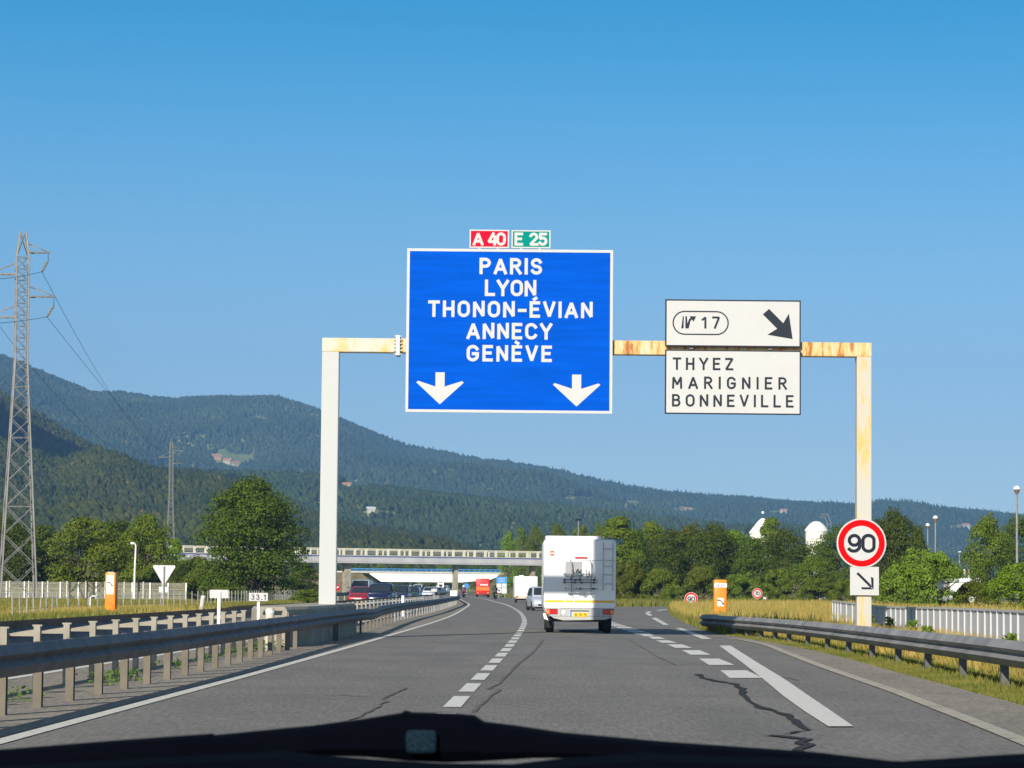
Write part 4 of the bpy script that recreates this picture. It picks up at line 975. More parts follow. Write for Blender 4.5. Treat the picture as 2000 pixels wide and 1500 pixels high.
# oncoming cars on the other carriageway, in a queue
ONC = 'oncoming cars queueing on the opposite carriageway'
def onc(label, m, u, D, W=1.74, Hh=1.46, van=False, Ln=4.2, rz=-4, name='car', cat='car'):
    a = P(u, 1170, D); return car(label, cat, m, (a.x, D, 0), math.radians(rz), W, Ln, Hh, van, ONC, name=name)
onc('small red hatchback, leftmost car of the oncoming queue', paint('red_paint', (.30,.004,.014)), 706, 212, Hh=1.38)
onc('dark blue people carrier beside the red hatchback in the oncoming queue', paint('blue_paint', (.004,.009,.055)), 746, 196, W=1.80, Hh=1.58, van=True, name='minivan', cat='minivan')
onc('dark blue saloon just right of the blue people carrier', paint('ink_blue_paint', (.01,.02,.045)), 779, 222, Hh=1.50)
onc('dark green car with pale bumper, fourth of the oncoming queue', paint('green_paint', (.02,.05,.05)), 802, 250, Hh=1.46)
onc('silver van with brown front, behind the red hatchback', paint('silver_grey_paint', (.42,.44,.44)), 706, 243, W=1.85, Hh=1.98, van=True, name='van', cat='van')
onc('white car far back in the oncoming queue', paint('white_car_paint', (.75,.75,.75)), 817, 480, W=1.85, Hh=1.9, van=True, rz=-8)
onc('small dark far car behind the white one', paint('ink_blue_paint', (.01,.02,.045)), 832, 430, rz=-8)
onc('small silver far car close to the median signs', paint('silver_paint', (.50,.54,.62)), 839, 380, rz=-8)
onc('small black far car near the white portal', paint('black_car_paint', (.012,.012,.015)), 848, 500, rz=-10)
onc('tiny grey car at the far end of the oncoming queue', paint('grey_paint', (.2,.21,.22)), 858, 560, rz=-10)
onc('small dark grey far car half hidden by the median signs', paint('grey_paint', (.2,.21,.22)), 843, 445, rz=-9)
onc('tiny dark blue far car before the white portal', paint('ink_blue_paint', (.01,.02,.045)), 854, 530, rz=-9)
onc('tiny black far car below the portal crossbars', paint('black_car_paint', (.012,.012,.015)), 861, 600, rz=-10)
onc('dark car in the outer lane behind the silver van', paint('black_car_paint', (.012,.012,.015)), 765, 330, Hh=1.5, rz=-6)
onc('far pale van nearest the bridge pier', paint('white_car_paint', (.75,.75,.75)), 868, 640, W=1.9, Hh=1.9, van=True, rz=-10, name='van', cat='van')

# motorcycles with riders ----------------------------------------------------------
def skin_person(name, pts, edges, rads, m, parent=None):
    me = bpy.data.meshes.new(name); me.from_pydata(pts, edges, []); o = bpy.data.objects.new(name, me); COL.objects.link(o)
    md = o.modifiers.new('skin', 'SKIN'); me.skin_vertices.new() if not me.skin_vertices else None
    for i, r in enumerate(rads): me.skin_vertices[0].data[i].radius = (r, r)
    me.skin_vertices[0].data[0].use_root = True
    s = o.modifiers.new('sub', 'SUBSURF'); s.levels = 1; s.render_levels = 1
    dg = bpy.context.evaluated_depsgraph_get(); nm = bpy.data.meshes.new_from_object(o.evaluated_get(dg)); o.modifiers.clear(); o.data = nm; nm.materials.clear(); nm.materials.append(m)
    nm.polygons.foreach_set('use_smooth', [True]*len(nm.polygons))
    if parent is not None: o.parent = parent
    return o
def rider(label, loc, rz, jacket, helmet):
    pts = [(0,0,.95),(0,.06,1.15),(0,.14,1.35),(0,.16,1.47),(0,.18,1.60),(0,.19,1.70),(.20,.13,1.38),(.30,.32,1.16),(.27,.58,1.05),(-.20,.13,1.38),(-.30,.32,1.16),(-.27,.58,1.05),
           (.13,.0,.88),(.24,.36,.78),(.20,.14,.38),(.20,.26,.32),(-.13,.0,.88),(-.24,.36,.78),(-.20,.14,.38),(-.20,.26,.32)]
    ed = [(0,1),(1,2),(2,3),(3,4),(4,5),(2,6),(6,7),(7,8),(2,9),(9,10),(10,11),(0,12),(12,13),(13,14),(14,15),(0,16),(16,17),(17,18),(18,19)]
    rd = [.17,.16,.18,.07,.11,.09,.085,.06,.045,.085,.06,.045,.12,.085,.06,.05,.12,.085,.06,.05]
    rt = thing('person', label, 'person', loc, rz); skin_person('body', pts, ed, rd, jacket, rt)
    MB().ball((0,.18,1.62), .145, 7).build('helmet', helmet, rt, smooth=True); return rt
def moto(label, loc, rz):
    rt = thing('motorcycle', label, 'motorcycle', loc, rz)
    for y in (-.62, .80):
        t = MB(); t.lathe([(.20,-.06),(.29,-.07),(.32,-.03),(.32,.03),(.29,.07),(.20,.06)], (0,y,.32), 20, 'x'); w_ = t.build('wheel', M_RUBBER, rt, smooth=True)
        MB().lathe([(.20,-.03),(.20,.03)], (0,y,.32), 16, 'x').build('rim', M_RIM, w_)
    b = MB(); b.loft([[(w*math.cos(a), y, z+h*math.sin(a)) for a in [2*math.pi*i/10 for i in range(10)]] for y, w, z, h in ((-.78,.07,.86,.05),(-.5,.15,.80,.10),(-.1,.16,.72,.18),(.25,.19,.78,.20),(.5,.16,.86,.14),(.62,.08,.88,.07))]); b.build('fairing', M_BLACK, rt, smooth=True)
    MB().tube([(0,.8,.34),(0,.55,.95),(0,.5,1.05)], .035, 6).build('fork', M_GALV, rt); MB().tube([(-.3,.5,1.05),(0,.56,1.06),(.3,.5,1.05)], .018, 6).build('handlebar', M_INK, rt)
    MB().bbox(-.06,.06,-.84,-.78,.78,.86).build('tail_light', M_LAMP_R, rt); MB().bbox(-.1,.1,-.80,-.785,.5,.62).build('number_plate', M_SIGNW, rt); return rt
D = 350; a = P(967.5, 1170.5, D); moto('black motorcycle riding ahead, right of the red coach', (a.x, D, 0), math.radians(8))
rider('person in black riding the motorcycle right of the red coach', (a.x, D, 0), math.radians(8), mat('black_leather', (.02,.02,.025), .6), M_BLACK)
D = 400; a = P(906, 1168, D); moto('dark motorcycle with red tail near the end of the median rail', (a.x, D, 0), math.radians(9))
rider('person with white helmet on the motorcycle beside the median rail', (a.x, D, 0), math.radians(9), mat('purple_jacket', (.12,.03,.10), .7), M_WHITE)
# ------------------------------------------------------------------ overpass
BA = P(250, 1098, 470); BB = P(1330, 1110, 520)     # near edge of the deck, soffit level
ZS = 5.5
br = thing('overpass', 'grey concrete road bridge with cream railing crossing over the motorway', 'bridge', (BA.x, BA.y, 0))
bd_ = Vector((BB.x-BA.x, BB.y-BA.y, 0)).normalized(); bn = Vector((-bd_.y, bd_.x, 0))
blen = Vector((BB.x-BA.x, BB.y-BA.y, 0)).length; B0 = Vector((BA.x, BA.y, 0))
def bpt(s, t, z): q = B0 + bd_*s + bn*t; return (q.x, q.y, z)
def bbar(mb, s0, s1, t0, t1, z0, z1, mi=0):
    vs = [bpt(s, t, z) for s in (s0, s1) for t in (t0, t1) for z in (z0, z1)]
    return mb.add(vs, [(0,1,3,2),(4,6,7,5),(0,4,5,1),(2,3,7,6),(0,2,6,4),(1,5,7,3)], mi)
M_BR = mat('bridge_concrete', (.50,.49,.50), .85, 0, .18, .35); M_BRD = mat('bridge_soffit', (.20,.20,.20), .9, 0, .2, .5)
bbar(MB(), 0, blen, 0, 10, ZS, ZS+.75).build('deck', M_BR, br, world=True)
bbar(MB(), 0, blen, -.06, .5, ZS+.25, ZS+1.10).build('fascia', M_BR, br, world=True)
bbar(MB(), 0, blen, -.10, .5, ZS+1.10, ZS+1.28).build('blue_band', mat('bridge_blue', (.05,.09,.30), .6), br, world=True)
bbar(MB(), 0, blen, -.14, .6, ZS+1.28, ZS+1.42).build('kerb', M_CONC_L, br, world=True)
M_CREAM = mat('cream_railing', (.72,.67,.52), .6, 0, .15, .8)
bbar(MB(), 0, blen, -.06, .14, ZS+2.42, ZS+2.56).build('top_rail', M_CREAM, br, world=True)
rw = MB()
for z in (1.65, 1.85, 2.05, 2.25): bbar(rw, 0, blen, .02, .05, ZS+z, ZS+z+.045)
rw.build('railing_wires', mat('railing_grey', (.50,.49,.44), .6), br, world=True)
def s_of(u, t=0.0):
    k_ = (u-1000)/FPX; o_ = B0 + bn*t; return (k_*o_.y - o_.x)/(bd_.x - k_*bd_.y)
s = 1.0
while s < blen-1:
    bbar(MB(), s, s+.42, -.10, .18, ZS+1.42, ZS+2.42).build('railing_post', M_CREAM, br, world=True); s += 2.12
# far railing
bbar(MB(), 0, blen, 9.8, 9.95, ZS+2.35, ZS+2.5).build('far_rail', M_CREAM, br, world=True)
s = .5
while s < blen-1: bbar(MB(), s, s+.25, 9.8, 9.95, ZS+.75, ZS+2.35).build('far_railing_post', M_CREAM, br, world=True); s += 4.24
for u, w in ((681.5, 1.15), (893, .62), (1043, .62)):
    s = s_of(u, 2.0)
    bbar(MB(), s-w/2, s+w/2, 1.5, 2.6, -.05, ZS).build('pier', M_CONC, br, world=True)
# embankments carrying the bridge road
M_BANK = mat('bank_grass', (.20,.155,.06), .95, 0, 0, .25, col2=(.07,.085,.025), detail=8)
def bank(name, s0, s1, s2, sgn):
    b = MB(); rows = []
    for (s, zt_) in ((s0, 0), (s1, ZS-.1), (s2, ZS+.5)):
        rows.append([bpt(s, -11 if zt_ else -2, -.05), bpt(s, -5 if zt_ > 0 else -1, zt_*.5), bpt(s, .8, zt_), bpt(s, 9, zt_), bpt(s, 20, -.05)])
    vs = [p_ for r_ in rows for p_ in r_]; fs = [(i*5+j, i*5+j+1, i*5+j+6, i*5+j+5) for i in range(2) for j in range(4)]
    o = b.add(vs, fs).build(name, M_BANK); o['kind'] = 'structure'
sL = s_of(628)
bank('embankment', sL, sL-9, -60, -1)
sR = s_of(1130)
bank('embankment', sR, sR+9, blen+60, 1)

# far white bridge -----------------------------------------------------------------
D = 790.0; p = FPX/D
wb = thing('overpass', 'far bright white bridge with a blue railing beneath the grey overpass', 'bridge', (-20, D, 0))
a = P(722, 1122, D); b = P(985, 1124, D); z1 = P(850, 1120, D).z; z0 = P(850, 1137, D).z
M_WB = mat('white_bridge_paint', (.90,.89,.84), .7)
MB().prism([(a.x, z1), (b.x, z1), (b.x-4, z0+.8), (b.x-12, z0), (a.x+3.2, z0), (a.x, z1-.35)], D, D+9).build('deck', M_WB, wb, world=True)
a2 = P(640, 1122, D); b2 = P(1010, 1124, D)
MB().bbox(a2.x, b2.x, D-.3, D+9.3, z1+.003, z1+.45).build('kerb', M_CONC_L, wb, world=True)
rl = MB(); x = P(700,0,D).x
rl.bbox(x, b2.x-4, D-.1, D+.05, z1+1.05, z1+1.25); rl.bbox(x, b2.x-4, D-.1, D+.05, z1+.6, z1+.75)
while x < b2.x-4: rl.bbox(x, x+.15, D-.12, D+.02, z1+.45, z1+1.2); x += 1.5
rl.build('railing', mat('railing_blue', (.03,.22,.52), .5), wb, world=True)
for u in (801, 853, 905):
    q = P(u, 1140, D); MB().bbox(q.x-.3, q.x+.3, D+2, D+3.2, -.05, z0).build('pier', M_CONC_L, wb, world=True)
eb = MB(); xa = P(560,0,D).x; xb = P(722,0,D).x
eb.add([(xa,D-14,-.05),(xb+6,D-14,-.05),(xb,D-1,z1-.2),(xa,D-1,z1-.2),(xa,D+10,z1-.2),(xb,D+10,z1-.2),(xb+6,D+24,-.05),(xa,D+24,-.05),(xb+8,D+4,-.05)], [(0,1,2,3),(3,2,5,4),(4,5,6,7),(1,8,2),(2,8,5),(8,6,5)])
o = eb.build('embankment', mat('dry_bank', (.25,.16,.075), .95, 0, 0, .3, col2=(.13,.11,.04), detail=8)); o['kind'] = 'structure'
eb = MB(); xa = P(985,0,D).x; xb = P(1150,0,D).x
eb.add([(xa-5,D-14,-.05),(xb,D-14,-.05),(xb,D-1,z1-.2),(xa,D-1,z1-.2),(xa,D+10,z1-.2),(xb,D+10,z1-.2)], [(0,1,2,3),(3,2,5,4),(0,3,4)])
o = eb.build('embankment', M_BANK); o['kind'] = 'structure'

# small far signs -------------------------------------------------------------------
def far_back(label, u, v, D, r, shape, cat='sign', name='round_sign', m=None):
    a = P(u, v, D); rt = thing(name, label, cat, (a.x, D, 0))
    b = MB()
    if shape == 'disc': b.lathe([(r, 0), (r, .04)], (0, 0, a.z), 20, 'y')
    elif shape == 'tri': b.prism([(-r, a.z-r*.8), (r, a.z-r*.8), (0, a.z+r)], 0, .04)
    else: b.bbox(-r[0], r[0], 0, .05, a.z-r[1], a.z+r[1])
    b.build('plate', m or M_SIGNW, rt); MB().bbox(-.05, .05, .055, .13, 0, a.z).build('post', M_GALV, rt); return rt
far_back('white round sign back above the oncoming cars, right one of the two', 793.5, 1147, 300, .22, 'disc')
far_back('white round sign back above the oncoming cars, left one of the two', 771.5, 1148, 330, .20, 'disc')
far_back('tiny white triangular sign above the dark blue people carrier', 743.5, 1143.5, 360, .22, 'tri', name='warning_sign')
far_back('blank white plate in the median, far along the guard rail', 847.5, 1153, 165, (.16, .085), 'rect', name='kilometre_sign')
far_back('bright white box sign at the foot of the middle bridge pier', 886, 1158.5, 240, (.30, .22), 'rect', name='traffic_sign', m=M_WHITE)
far_back('round blue sign left of the red coach', 911, 1144, 560, .5, 'disc', name='blue_round_sign', m=mat('far_blue', (.03,.22,.55), .5))
a = P(668-11, 1148, 340); rt = thing('no_entry_sign', 'small red sign with a white bar beside the left gantry post', 'sign', (a.x, 340, 0))
MB().lathe([(.42, 0), (.42, .04)], (0,0,a.z), 20, 'y').build('plate', M_RED, rt); MB().box((0,-.006,a.z), (.6,.02,.14), M=Matrix.Rotation(math.radians(-25),3,'Y')).build('bar', M_WHITE, rt); MB().bbox(-.04,.04,.045,.11,0,a.z).build('post', M_INK, rt)
# white portal
D = 600; a = P(856, 1136, D); b = P(865.5, 1165, D)
rt = thing('portal_frame', 'small white portal frame with crossbars under the bridge', 'portal', ((a.x+b.x)/2, D, 0))
q = MB(); wd = (b.x-a.x)/2
for s in (-1, 1): q.bbox(s*wd-.12, s*wd+.12, 0, .2, 0, a.z)
for z in (a.z-.6, a.z-1.25, a.z-1.9): q.bbox(-wd+.12, wd-.12, .02, .18, z, z+.30)
q.build('frame', M_WHITE, rt)
MB().bbox(-.25, .25, -.05, .015, a.z-1.1, a.z-.65).build('panel', M_INK, rt)
# service panel, blue top and white lower plates
D = 400.0; p = FPX/D; u0, u1 = 970, 989.5
a = P(u0, 1127, D); b = P(u1, 1159, D); W = b.x-a.x; cx = (a.x+b.x)/2
rt = thing('service_sign', 'tall panel sign with blue top and four pale plates right of the coach', 'sign', (cx, D, 0))
def zz(v): return P((u0+u1)/2, v, D).z
MB().bbox(-W/2, W/2, 0, .08, zz(1139), zz(1127)).build('blue_panel', mat('service_blue', (.03,.25,.70), .5), rt)
q = MB()
for v in (1129.5, 1132.5, 1135.5): q.bbox(-W*.3, W*.3, -.01, 0, zz(v+.8), zz(v))
q.build('white_text', M_SIGNW, rt)
for i, (ua, ub, va, vb, m_) in enumerate(((-.5,-.02,1139.6,1148,M_SIGNBACK),(.02,.5,1139.6,1148,M_SIGNBACK),(-.5,-.02,1148.8,1158,M_SIGNBACK),(.02,.5,1148.8,1159,mat('pale_green_sign',(.62,.68,.58),.5)))):
    MB().bbox(ua*W, ub*W, 0, .08, zz(vb), zz(va)).build('plate', m_, rt)
MB().lathe([(.12, -.01), (.12, 0)], (-W*.24, 0, zz(1153.5)), 12, 'y').build('mark', M_INK, rt)
q = MB()
for s in (-.3, .3): q.bbox(s*W-.05, s*W+.05, .09, .2, 0, zz(1128))
q.build('post', M_GALV, rt)

# silos and buildings ------------------------------------------------------------
M_SILO = mat('silo_white', (.82,.78,.66), .6, 0, .12, .25); M_SILO2 = mat('silo_roof_white', (.86,.85,.80), .5)
def silo(label, u0, u1, vt, ve, D, dome):
    p = FPX/D; a = P((u0+u1)/2, vt, D); e = P((u0+u1)/2, ve, D).z; R = (u1-u0)/2/p
    rt = thing('silo', label, 'silo', (a.x, D, 0)); MB().lathe([(R*.94, 0), (R*.94, e)], (0,0,0), 36).build('tower', M_SILO, rt, smooth=True)
    h = a.z-e; prof = [(R, e-.25), (R, e), (R*.80, e+h*.38), (R*.55, e+h*.72), (R*.30, e+h*.94), (.1, e+h)] if dome else [(R, e-.2), (R, e), (R*.5, e+h*.62), (R*.35, e+h*.8), (.2, e+h)]
    MB().lathe(prof, (0,0,0), 36).build('roof', M_SILO2, rt, smooth=True); return rt, a.z, e, R
silo('white round silo with domed roof half hidden by trees, nearest the gantry post', 1572, 1617, 1018, 1035, 420, True)
rt, zt_, e_, R_ = silo('white silo with steep cone roof behind the trees, further left', 1463, 1517, 1012, 1040, 460, False)
MB().ball((0, 0, zt_+.9), .25, 5).build('vent_ball', M_WHITE, rt)
lf = P(1622, 1030, 424); rt = thing('silo_ladder', 'thin curved ladder frame beside the domed silo', 'ladder', (lf.x, 424, 0))
q = MB(); q.tube([(-.5,0,0),(-.5,0,lf.z+.8),(-.9,0,lf.z+1.6),(-1.6,0,lf.z+1.5)], .06, 5); q.tube([(.1,0,0),(.1,0,lf.z+.6),(-.5,0,lf.z+2.0),(-1.4,0,lf.z+1.9)], .06, 5)
for i in range(14): q.bar((-.5,0,1+i*.8),(.1,0,1+i*.8),.05)
q.build('ladder_frame', M_GALV, rt)
D = 300; p = FPX/D; a = P(1855, 1127, D); b = P(1925, 1150, D)
rt = thing('building', 'low white flat roofed building between the right bushes', 'building', ((a.x+b.x)/2, D, 0)); W = (b.x-a.x)/2
MB().bbox(-W, W, 0, 8, -.1, a.z-.55).build('wall', M_WHITE, rt); MB().bbox(-W-.2, W+.2, -.2, 8.2, a.z-.55, a.z-.1).build('roof', mat('roof_white', (.74,.76,.80), .6), rt)
for i, x in enumerate((-.6, -.15, .3, .75)):
    MB().lathe([(.12, a.z-.1), (.12, a.z+.85)], (x-.3, 2, 0), 10).build('chimney', mat('pipe_pink', (.62,.50,.45), .5), rt)
MB().bbox(-W*.5, W*.5, -.03, .01, 1.6, 1.9).build('window', M_GLASS, rt)

# ------------------------------------------------------------------ pylons
M_PYL = mat('pylon_steel', (.20,.195,.19), .6, .2, .25, .8); M_PYL2 = mat('far_pylon_steel', (.17,.17,.15), .8)
def pylon(label, ub, vb, ut, vt, D, w0, w1, arms, wb=.125, wr=.055, m=M_PYL, bays=18, waist=.36, ins=True, rz=.25):
    a = P(ub, vb, D); t = P(ut, vt, D); Hh = t.z; rt = thing('pylon', label, 'pylon', (a.x, D, 0)); lean = t.x - a.x
    def hwf(z):
        k = z/Hh
        return (w0 + (w1-w0)*min(1, k/(1-waist)) if k < 1-waist else w1)/2
    cr, sr = math.cos(rz), math.sin(rz)
    def cor(i, z):
        h = hwf(z); 
        if z > Hh*.93: h = h*(1 - (z-Hh*.93)/(Hh*.07)*.55)
        sx, sy = ((-1,-1),(1,-1),(1,1),(-1,1))[i]; x, y = sx*h, sy*h
        return (x*cr - y*sr + lean*z/Hh, x*sr + y*cr, z)
    zs = [0]; z = 0; step = Hh/bays*1.5
    while z < Hh*.93 - .3: step = max(hwf(z)*2*.95, Hh*.028); z = min(z+step, Hh*.93); zs.append(z)
    zs.append(Hh)
    for i in range(4):
        q = MB()
        for za, zb_ in zip(zs[:-1], zs[1:]): q.bar(cor(i, za), cor(i, zb_), wb)
        q.build('leg', m, rt)
    q = MB()
    for n_, (za, zb_) in enumerate(zip(zs[:-1], zs[1:])):
        for i in range(4):
            j = (i+1) % 4
            q.bar(cor(i, za), cor(j, zb_), wr); q.bar(cor(j, za), cor(i, zb_), wr)
            if n_ % 3 == 0 or za > Hh*(1-waist): q.bar(cor(i, za), cor(j, za), wr)
    q.build('bracing', m, rt)
    for (side, v, vtop, reach, u_tip) in arms:
        z = P(ut, v, D).z; zb_ = P(ut, vtop, D).z; xt = P(u_tip, v, D).x - a.x; q = MB()
        c0, c1 = (1, 2) if side > 0 else (0, 3)
        tip = (xt, 0, z)
        for c_i in (c0, c1): q.bar(cor(c_i, z), tip, wb*.9); q.bar(cor(c_i, zb_), tip, wr)
        for t_ in (.25, .5, .75):
            pa_ = Vector(cor(c0, z)).lerp(Vector(tip), t_); pb_ = Vector(cor(c1, z)).lerp(Vector(tip), t_); q.bar(pa_, pb_, wr)
        q.build('crossarm', m, rt)
    return rt, a
pa1, A1 = pylon('tall steel lattice pylon at the left edge of the picture', 34, 1165, 45, 453, 235, 3.0, 1.02,
    [(1,493,474,0,98),(1,579,558,0,109),(-1,536,514,0,-22),(-1,620,598,0,-35)])
def insulator(u0, v0, u1, v1, D, label):
    a = P(u0, v0, D); b = P(u1, v1, D); rt = thing('insulator', label, 'insulator', a[:]); q = MB(); d = (b-a)
    q.bar((0,0,.75), (0,0,0), .04); q.bar((0,0,0), d, .06)
    o = q.build('rod', M_INK, rt)
    for i in range(7):
        c = d*(.1+.8*i/6); MB().lathe([(.05,-.05),(.17,.0),(.05,.06)], c, 10).build('disc', mat('insulator_glass', (.42,.36,.20), .4), rt)
    return b
i1 = insulator(94, 509, 82, 531, 235, 'string of insulator discs hanging from the upper right arm of the pylon')
i2 = insulator(105, 597, 92, 619, 235, 'string of insulator discs hanging from the lower right arm of the pylon')
pylon('small distant lattice pylon before the forest slope', 333, 1078, 335, 862, 760, 3.0, .95, [(1,880,868,0,352),(-1,893,884,0,310),(1,905,895,0,352)],   .15, .075, M_PYL2, 14, ins=False)
def wire(label, a, b, sag, r=.020, ext=None):
    a = Vector(a); b = Vector(b); pts = []
    for i in range(41):
        t = i/40; q = a.lerp(b, t); q.z -= 4*sag*t*(1-t); pts.append(q)
    rt = MB().tube(pts, r, 5).build('power_line', M_INK); tag(rt, label, 'power line')
def sagfit(a, b, u, v, D):   # sag so that the wire passes a sighted point
    t = (D - a.y)/(b.y - a.y); q = a.lerp(b, t); return (q.z - P(u, v, D).z)/(4*t*(1-t))
e1 = P(350, 884, 760); e2 = P(352, 908, 760); e3 = P(312, 896, 760)
wire('black power line from the upper insulator towards the distant pylon', i1, e1, sagfit(i1, e1, 187, 750, 345))
wire('black power line from the lower insulator towards the distant pylon', i2, e2, sagfit(i2, e2, 160, 753, 330))
w3a = P(-60, 560, 235); wire('black power line crossing behind the tall pylon from its hidden left arm', w3a, e3, sagfit(w3a, e3, 77, 753, 330))
wire('power line running left from the upper insulator out of the picture', i1, P(-420, 505, 150), 1.0)
wire('power line running left from the lower insulator out of the picture', i2, P(-420, 622, 150), .6)
# ------------------------------------------------------------------ foliage
def leaf_mat(name, c1, c2, scale=1.2, trans=.16):
    m = mat(name, c1, .6, spec=.25); n, l, b = nodes_of(m); tc = n.new('ShaderNodeTexCoord'); oi = n.new('ShaderNodeObjectInfo')
    a = n.new('ShaderNodeTexNoise'); a.inputs['Scale'].default_value = scale; a.inputs['Detail'].default_value = 5; a.inputs['Roughness'].default_value = .7
    l.new(tc.outputs['Object'], a.inputs['Vector'])
    r = n.new('ShaderNodeValToRGB'); r.color_ramp.elements[0].position = .34; r.color_ramp.elements[1].position = .66
    r.color_ramp.elements[0].color = (*c2, 1); r.color_ramp.elements[1].color = (*c1, 1)
    l.new(a.outputs['Fac'], r.inputs['Fac'])
    hs = n.new('ShaderNodeHueSaturation'); mr = n.new('ShaderNodeMapRange'); mr.inputs['To Min'].default_value = .75; mr.inputs['To Max'].default_value = 1.25
    l.new(oi.outputs['Random'], mr.inputs['Value']); l.new(mr.outputs['Result'], hs.inputs['Value'])
    m2 = n.new('ShaderNodeMapRange'); m2.inputs['To Min'].default_value = .485; m2.inputs['To Max'].default_value = .515; l.new(oi.outputs['Random'], m2.inputs['Value']); l.new(m2.outputs['Result'], hs.inputs['Hue'])
    l.new(r.outputs['Color'], hs.inputs['Color']); l.new(hs.outputs['Color'], b.inputs['Base Color'])
    t = n.new('ShaderNodeBsdfTranslucent'); l.new(hs.outputs['Color'], t.inputs['Color']); mx = n.new('ShaderNodeMixShader'); mx.inputs['Fac'].default_value = trans
    l.new(b.outputs[0], mx.inputs[1]); l.new(t.outputs[0], mx.inputs[2]); l.new(mx.outputs[0], n['Material Output'].inputs['Surface']); return m
M_LEAF = [leaf_mat('leaf_deep', (.090,.128,.006), (.036,.060,.004)), leaf_mat('leaf_bright', (.180,.245,.010), (.075,.120,.006)),
          leaf_mat('leaf_olive', (.135,.165,.010), (.055,.085,.006)), leaf_mat('leaf_pale', (.165,.235,.02), (.075,.120,.010))]
M_BARK = mat('bark', (.11,.085,.06), .9, 0, .4, 4)
def np_mesh(name, V, F, m, smooth=False):
    me = bpy.data.meshes.new(name); nv = len(V); nf, k = F.shape
    me.vertices.add(nv); me.vertices.foreach_set('co', V.astype(np.float32).ravel())
    me.loops.add(nf*k); me.loops.foreach_set('vertex_index', F.astype(np.int32).ravel())
    me.polygons.add(nf); me.polygons.foreach_set('loop_start', np.arange(0, nf*k, k, dtype=np.int32)); me.polygons.foreach_set('loop_total', np.full(nf, k, dtype=np.int32))
    if smooth: me.polygons.foreach_set('use_smooth', np.ones(nf, dtype=bool))
    me.update(calc_edges=True); me.validate(); me.materials.append(m); return me
def leaves(rg, cents, nrm, size):
    n = len(cents); nrm = nrm + rg.normal(0, .55, (n, 3)); nrm /= np.linalg.norm(nrm, axis=1)[:, None]
    up = rg.normal(0, 1, (n, 3)); a = np.cross(nrm, up); a /= np.linalg.norm(a, axis=1)[:, None]; b = np.cross(nrm, a)
    s = (size * rg.uniform(.6, 1.35, n))[:, None]
    V = np.empty((n, 4, 3)); V[:, 0] = cents - a*s*.5; V[:, 1] = cents + b*s*.32; V[:, 2] = cents + a*s*.5; V[:, 3] = cents - b*s*.32
    return V.reshape(-1, 3), np.arange(4*n).reshape(n, 4)
def crown_mesh(seed, w, h, base, m, nl=9000, lumps=46, size=.30, shape='round'):
    """crown of width w and height h above base; lumps of leaves on an uneven egg"""
    rg = np.random.default_rng(seed); cs = []
    for i in range(lumps):
        t = rg.uniform(0, 1)**.85; ang = rg.uniform(0, 2*math.pi)
        z = t
        if shape == 'round': prof = math.sqrt(max(0.02, 1 - (2*z-.92)**2*.95)) if z > .3 else .70 + z
        elif shape == 'tall': prof = (.55 + .45*math.sin(math.pi*min(1, z*1.25))) * (1 - .55*max(0, z-.55)/.45)
        else: prof = math.sqrt(max(0.05, 1 - z*z*.9))
        rr = prof * (rg.uniform(.45, .88))
        cs.append((rr*math.cos(ang)*w/2, rr*math.sin(ang)*w/2, base + h*(.08+.84*z), rg.uniform(.16, .27)*min(w, h*.9)*(.75 if z > .8 else 1)))
    cs = np.array(cs); pr = cs[:, 3]**2; pick = rg.choice(len(cs), nl, p=pr/pr.sum())
    d = rg.normal(0, 1, (nl, 3)); d /= np.linalg.norm(d, axis=1)[:, None]; d[:, 2] = np.where(d[:, 2] < -.3, -d[:, 2]*.6, d[:, 2])
    rad = cs[pick, 3] * (rg.uniform(.72, 1.0, nl) + (rg.uniform(0, 1, nl) > .93)*rg.uniform(0, .35, nl))
    ce = cs[pick, :3] + d * rad[:, None] * np.array([1, 1, .8]); ce[:, 2] = np.maximum(ce[:, 2], .05)
    V, F = leaves(rg, ce, d, size)
    return np_mesh('crown', V, F, m)
def trunk_mb(seed, base, h, w, r):
    rg = random.Random(seed); q = MB(); q.tube([(0,0,-.1),(rg.uniform(-.1,.1),0,base*.6),(rg.uniform(-.2,.2),.1,base+h*.25),(rg.uniform(-.3,.3),0,base+h*.6)], [r*1.25, r, r*.7, r*.25], 8)
    for i in range(7):
        a = rg.uniform(0, 6.28); z0 = base*.7 + h*rg.uniform(.05, .35); q.tube([(0,0,z0),(math.cos(a)*w*.2, math.sin(a)*w*.2, z0+h*.15),(math.cos(a)*w*.38, math.sin(a)*w*.38, z0+h*.32)], [r*.5, r*.32, r*.1], 6)
    return q
PROTO = {}
def tree_proto(key, seed, w, h, base, m, **kw):
    PROTO[key] = (crown_mesh(seed, w, h, base, m, **kw), trunk_mb(seed, base, h, w, .03*h+.05), w, h+base)
tree_proto('a', 1, 8, 9.2, .1, M_LEAF[0], nl=17000, lumps=70, size=.24)
tree_proto('b', 2, 7, 8.4, .1, M_LEAF[1], nl=15000, lumps=60, size=.24)
tree_proto('c', 3, 7.5, 8.2, .1, M_LEAF[2], nl=15000, lumps=56, size=.24)
tree_proto('d', 4, 5, 9.8, .1, M_LEAF[1], nl=13000, lumps=60, size=.22, shape='tall')
tree_proto('e', 5, 6, 3.9, .0, M_LEAF[3], nl=20000, lumps=60, size=.15, shape='bush')
tree_proto('f', 6, 6, 8.8, .1, M_LEAF[0], nl=13000, lumps=56, size=.24, shape='tall')
tree_proto('g', 7, 6, 3.6, .0, M_LEAF[2], nl=14000, lumps=46, size=.18, shape='bush')
tree_proto('big', 8, 8.2, 10.4, .0, M_LEAF[0], nl=36000, lumps=110, size=.20)
TR = {}
